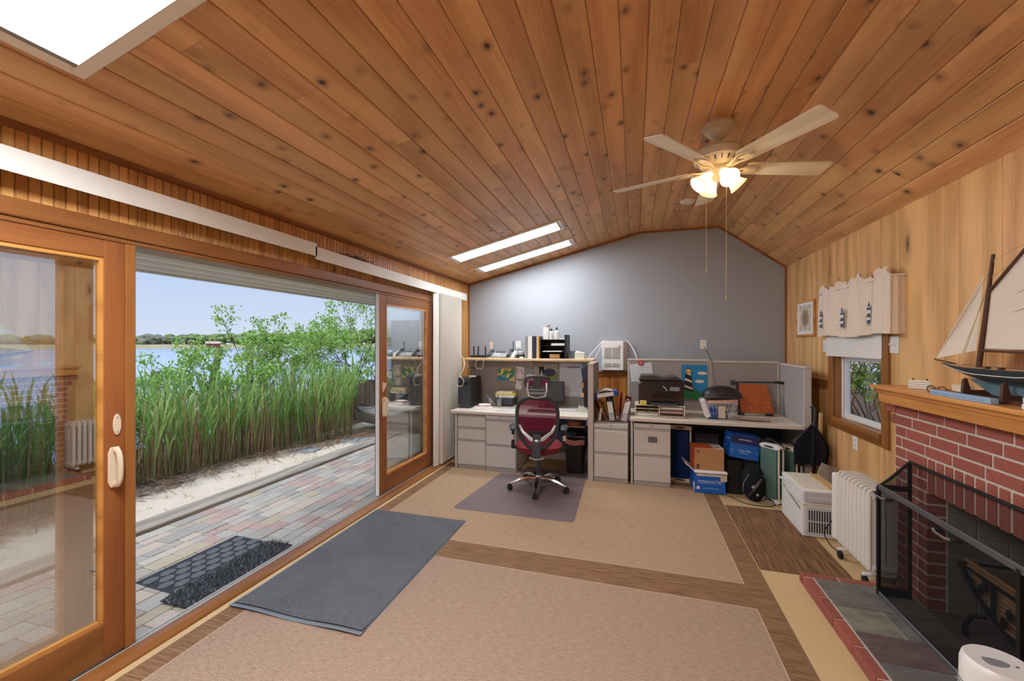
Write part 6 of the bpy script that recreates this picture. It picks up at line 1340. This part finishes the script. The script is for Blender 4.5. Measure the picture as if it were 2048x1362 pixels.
B('bowsprit', MB().cyl((1.65, 2.955, 1.489), (1.65, 2.80, 1.472), .0045, n=8), m_spar); B('mast', MB().cyl((1.65, 2.64, 1.46), (1.65, 2.553, 2.01), .0115, .007, n=10), m_spar, smooth=True)
B('gaff', MB().cyl((1.65, 2.585, 1.825), (1.65, 2.10, 2.245), .007, .005, n=8), m_spar); B('boom', MB().cyl((1.65, 2.62, 1.545), (1.65, 1.97, 1.532), .007, .005, n=8), m_spar)
def quad(a, b, c, d, bil):
    a, b, c, d = Vector(a), Vector(b), Vector(c), Vector(d)
    return lambda u, v: tuple((a*(1-u)+b*u)*(1-v)+(d*(1-u)+c*u)*v+Vector((bil*math.sin(u*math.pi)*math.sin(v*math.pi), 0, -.012*math.sin(u*math.pi)*(1-v)*0)))
B('mainsail', MB().grid(quad((1.655, 2.612, 1.556), (1.655, 1.985, 1.545), (1.655, 2.115, 2.225), (1.655, 2.572, 1.835), .02), 14, 14), m_sail, smooth=True)
B('jib', MB().grid(quad((1.65, 2.95, 1.495), (1.65, 2.655, 1.545), (1.65, 2.612, 1.915), (1.65, 2.615, 1.912), .018), 12, 12), m_sail, smooth=True)
rig = [((1.65, 2.95, 1.492), (1.65, 2.575, 1.93)), ((1.6, 2.68, 1.46), (1.65, 2.565, 1.92)), ((1.7, 2.68, 1.46), (1.65, 2.565, 1.92)), ((1.6, 2.7, 1.46), (1.65, 2.57, 1.88)), ((1.65, 2.557, 1.98), (1.65, 2.35, 2.03)), ((1.65, 2.56, 1.975), (1.65, 2.45, 1.95)), ((1.65, 2.565, 1.9), (1.65, 2.44, 1.955))]
for a, b in rig: B('rigging_line', MB().cyl(a, b, .0016, n=5), m_rope)
for k in range(3): B('sail_seam', MB().cyl((1.668, 2.6-.012*k, 1.62+.075*k), (1.668, 2.06+.02*k, 1.72+.1*k), .001, n=4), m_grey)
B('cleat', MB().bx(1.63, 1.67, 2.78, 2.8, 1.458, 1.468), m_cream); B('deck_gear', MB().bx(1.6, 1.62, 2.52, 2.535, 1.455, 1.468).bx(1.6, 1.62, 2.44, 2.455, 1.455, 1.468), m_spar)
bs = thing('blue_sign_block', 'long pale blue sign block with faint raised letters on the mantel edge', 'sign', (1.53, 2.555, MZ))
put('block', MB().bx(-.015, .015, -.195, .195, 0, .027), flat('pale_blue_paint', C(150,182,214), .6, var=.06, sc=60), bs, bevel=.002)
for k in range(17): put('raised_mark', MB().bx(-.0162, -.015, .17-.0205*k, .178-.0205*k+.004*(k % 3), .008, .019-.002*(k % 2)), flat('mark_blue', C(132,166,204), .6) if k == 0 else bpy.data.materials['mark_blue'], bs)
pq = thing('driftwood_plaque', 'little whitewashed slatted wooden plaque leaning on the mantel', 'plaque', (1.62, 3.03, MZ), (0, R(10), R(50)))
for k in range(4): put('slat', MB().box((0, .004*(k % 2), .008+.0135*k), (.008, .1-.006*(k % 2), .0125)), m_white, pq, bevel=.002)
for yy in (-.03, .03): put('peg', MB().cyl((0, yy, .05), (0, yy, .064), .004, n=8), m_spar, pq)
gs = thing('reading_glasses', 'dark rimmed reading glasses lying on the mantel beside the boat stand', 'glasses', (1.56, 2.78, MZ), R(10))
for s in (-1, 1): put('rim', MB().tube([(.0, .032*s+.026*math.cos(a*.5236), .022+.02*math.sin(a*.5236)) for a in range(13)], .0022, 6, caps=False), m_black, gs)
put('bridge', MB().cyl((0, -.008, .026), (0, .008, .026), .002, n=6), m_black, gs)
for s in (-1, 1): put('temple', MB().cyl((0, .058*s, .028), (.11, .05*s, .006), .002, n=6), m_black, gs)
tag(put('white_card_box', MB().bx(-.02, .02, -.05, .05, 0, .045), m_cream, loc=(1.72, 2.86, MZ), bevel=.003), 'small ivory box on the mantel behind the reading glasses', 'box')
for k in range(2): tag(put('white_book', MB().bx(-.05, .05, -.1, .06, 0, .024), m_white2, loc=(1.58+.004*k, 2.17, MZ+.0245*k), bevel=.003), ('lower' if k == 0 else 'upper')+' of two white books at the right edge of the mantel', 'book', 'white books on the mantel')

# ================================================================== WINDOW DRESSING AND PICTURE
m_cur = fabric('cream_cotton', C(232,220,208), 260, .05)
cv_ = thing('window_valance', 'cream cotton valance printed with three blue lighthouses over the window', 'valance', (1.79, 4.2, 1.65))
def cur(u, v):
    y = 4.83-1.25*u; z = 1.645+.42*v+.012*math.sin(u*9)*(1-v); x = 1.762-.03*(1-v)*.4+(.010+.012*(1-v))*math.sin(u*44)+.008*math.sin(u*17+1)
    return (x-1.79, y-4.2, z-1.65)
put('cloth', MB().grid(cur, 110, 10), m_cur, cv_, smooth=True)
put('ruffle', MB().grid(lambda u, v: (lambda p: (p[0]+.012*v*math.sin(u*120), p[1], p[2]+.055*v*(1+.5*math.sin(u*23)+.35*math.sin(u*61))))(cur(u, 1)), 130, 3), m_cur, cv_, smooth=True)
put('side_return', MB().grid(lambda u, v: (1.745+.088*u-1.79, 3.582-4.2+.006*math.sin(u*9), .0+.425*v), 6, 2)  , m_cur, cv_, smooth=True)
put('rod', MB().tube([(.04, -.63, .42), (-.025, -.625, .42), (-.025, .63, .42), (.04, .635, .42)], .006, 8), m_white2, cv_)
m_lhb = flat('lighthouse_blue', C(58,82,118), .8); m_lhg = flat('print_grey', C(120,110,104), .8); m_lht = flat('print_tan', C(196,170,130), .8)
for yy, zz in ((4.69, .085), (4.285, .075), (3.883, .085)):
    u0 = (4.83-yy)/1.25; pr = thing if False else None; xo = min(cur(u0+d, .3)[0] for d in (-.03, -.02, -.01, 0, .01, .02, .03))-.004; y_ = yy-4.2
    g_ = put('lighthouse_print', MB().bx(xo-.0012, xo, y_-.024, y_+.024, zz, zz+.03).bx(xo-.0012, xo, y_-.021, y_+.021, zz+.05, zz+.08).bx(xo-.0012, xo, y_-.026, y_+.026, zz+.108, zz+.128).prism([(y_-.018, zz+.135), (y_+.018, zz+.135), (y_, zz+.175)], 'x', xo-.0012, xo), m_lhb, cv_)
    put('tower_print', MB().prism([(y_-.026, zz), (y_+.026, zz), (y_+.018, zz+.135), (y_-.018, zz+.135)], 'x', xo-.0006, xo), m_white2, g_)
    ms_ = MB()
    for k in range(26): a, b = rnd.uniform(-.1, .09), rnd.uniform(-.04, .03); ms_.bx(xo-.0008, xo, y_+a, y_+a+.012, zz+b, zz+b+.004)
    o = put('shore_print', ms_, m_lhg, g_); o['kind'] = 'stuff'
    put('house_print', MB().bx(xo-.0008, xo, y_+.022, y_+.05, zz+.05, zz+.066), m_lht, g_)
    put('gull_print', MB().prism([(y_-.06, zz+.25), (y_-.05, zz+.243), (y_-.04, zz+.252), (y_-.05, zz+.247)], 'x', xo-.0008, xo), m_lhg, g_)
rs = thing('roller_shade', 'white roller shade pulled halfway down the window', 'shade', (1.803, 4.29, 1.46))
put('shade_cloth', MB().grid(lambda u, v: (.004-.004*math.sin(u*3), -.475+.95*u, .52*v), 8, 2).bx(.003, .006, -.475, .475, 0, .52), m_white2, rs, smooth=True); put('hem_bar', MB().cyl((.003, -.475, .004), (.003, .475, .004), .006, n=8), m_white2, rs); put('roller', MB().cyl((.003, -.48, .53), (.003, .48, .53), .02, n=14), m_white, rs); put('pull_cord', MB().cyl((.001, -.46, -.03), (.001, -.46, .0), .0015, n=5), m_rope, rs)
pf = thing('framed_print', 'oak framed sepia print on the wood wall left of the window', 'picture', (XR, 5.325, 1.66))
w_, h_ = .25, .4
for a in ((-w_, w_, 0, .022), (-w_, w_, h_-.022, h_), (-w_, -w_+.022, .022, h_-.022), (w_-.022, w_, .022, h_-.022)): put('frame_bar', MB().bx(-.024, -.001, a[0], a[1], a[2], a[3]), m_oakY, pf, bevel=.003)
put('mat_board', MB().bx(-.014, -.001, -w_+.022, w_-.022, .022, h_-.022), m_paper, pf)
t = NT('sepia_flower_print'); mp = t.vec((1, 1, 1), loc=(0, 0, -.2)); ln = t.n('VectorMath', operation='LENGTH'); t.l(mp, ln.inputs[0]); fz = t.math('ADD', ln.outputs['Value'], t.math('MULTIPLY', t.noise(18, detail=4), .12))
put('print', MB().bx(-.0155, -.014, -.16, .16, .06, .345), t.fin(t.ramp(fz, (.06, C(120,104,88)), (.14, C(160,146,126)), (.19, C(226,214,186)), (.24, C(190,192,194))), .6), pf)
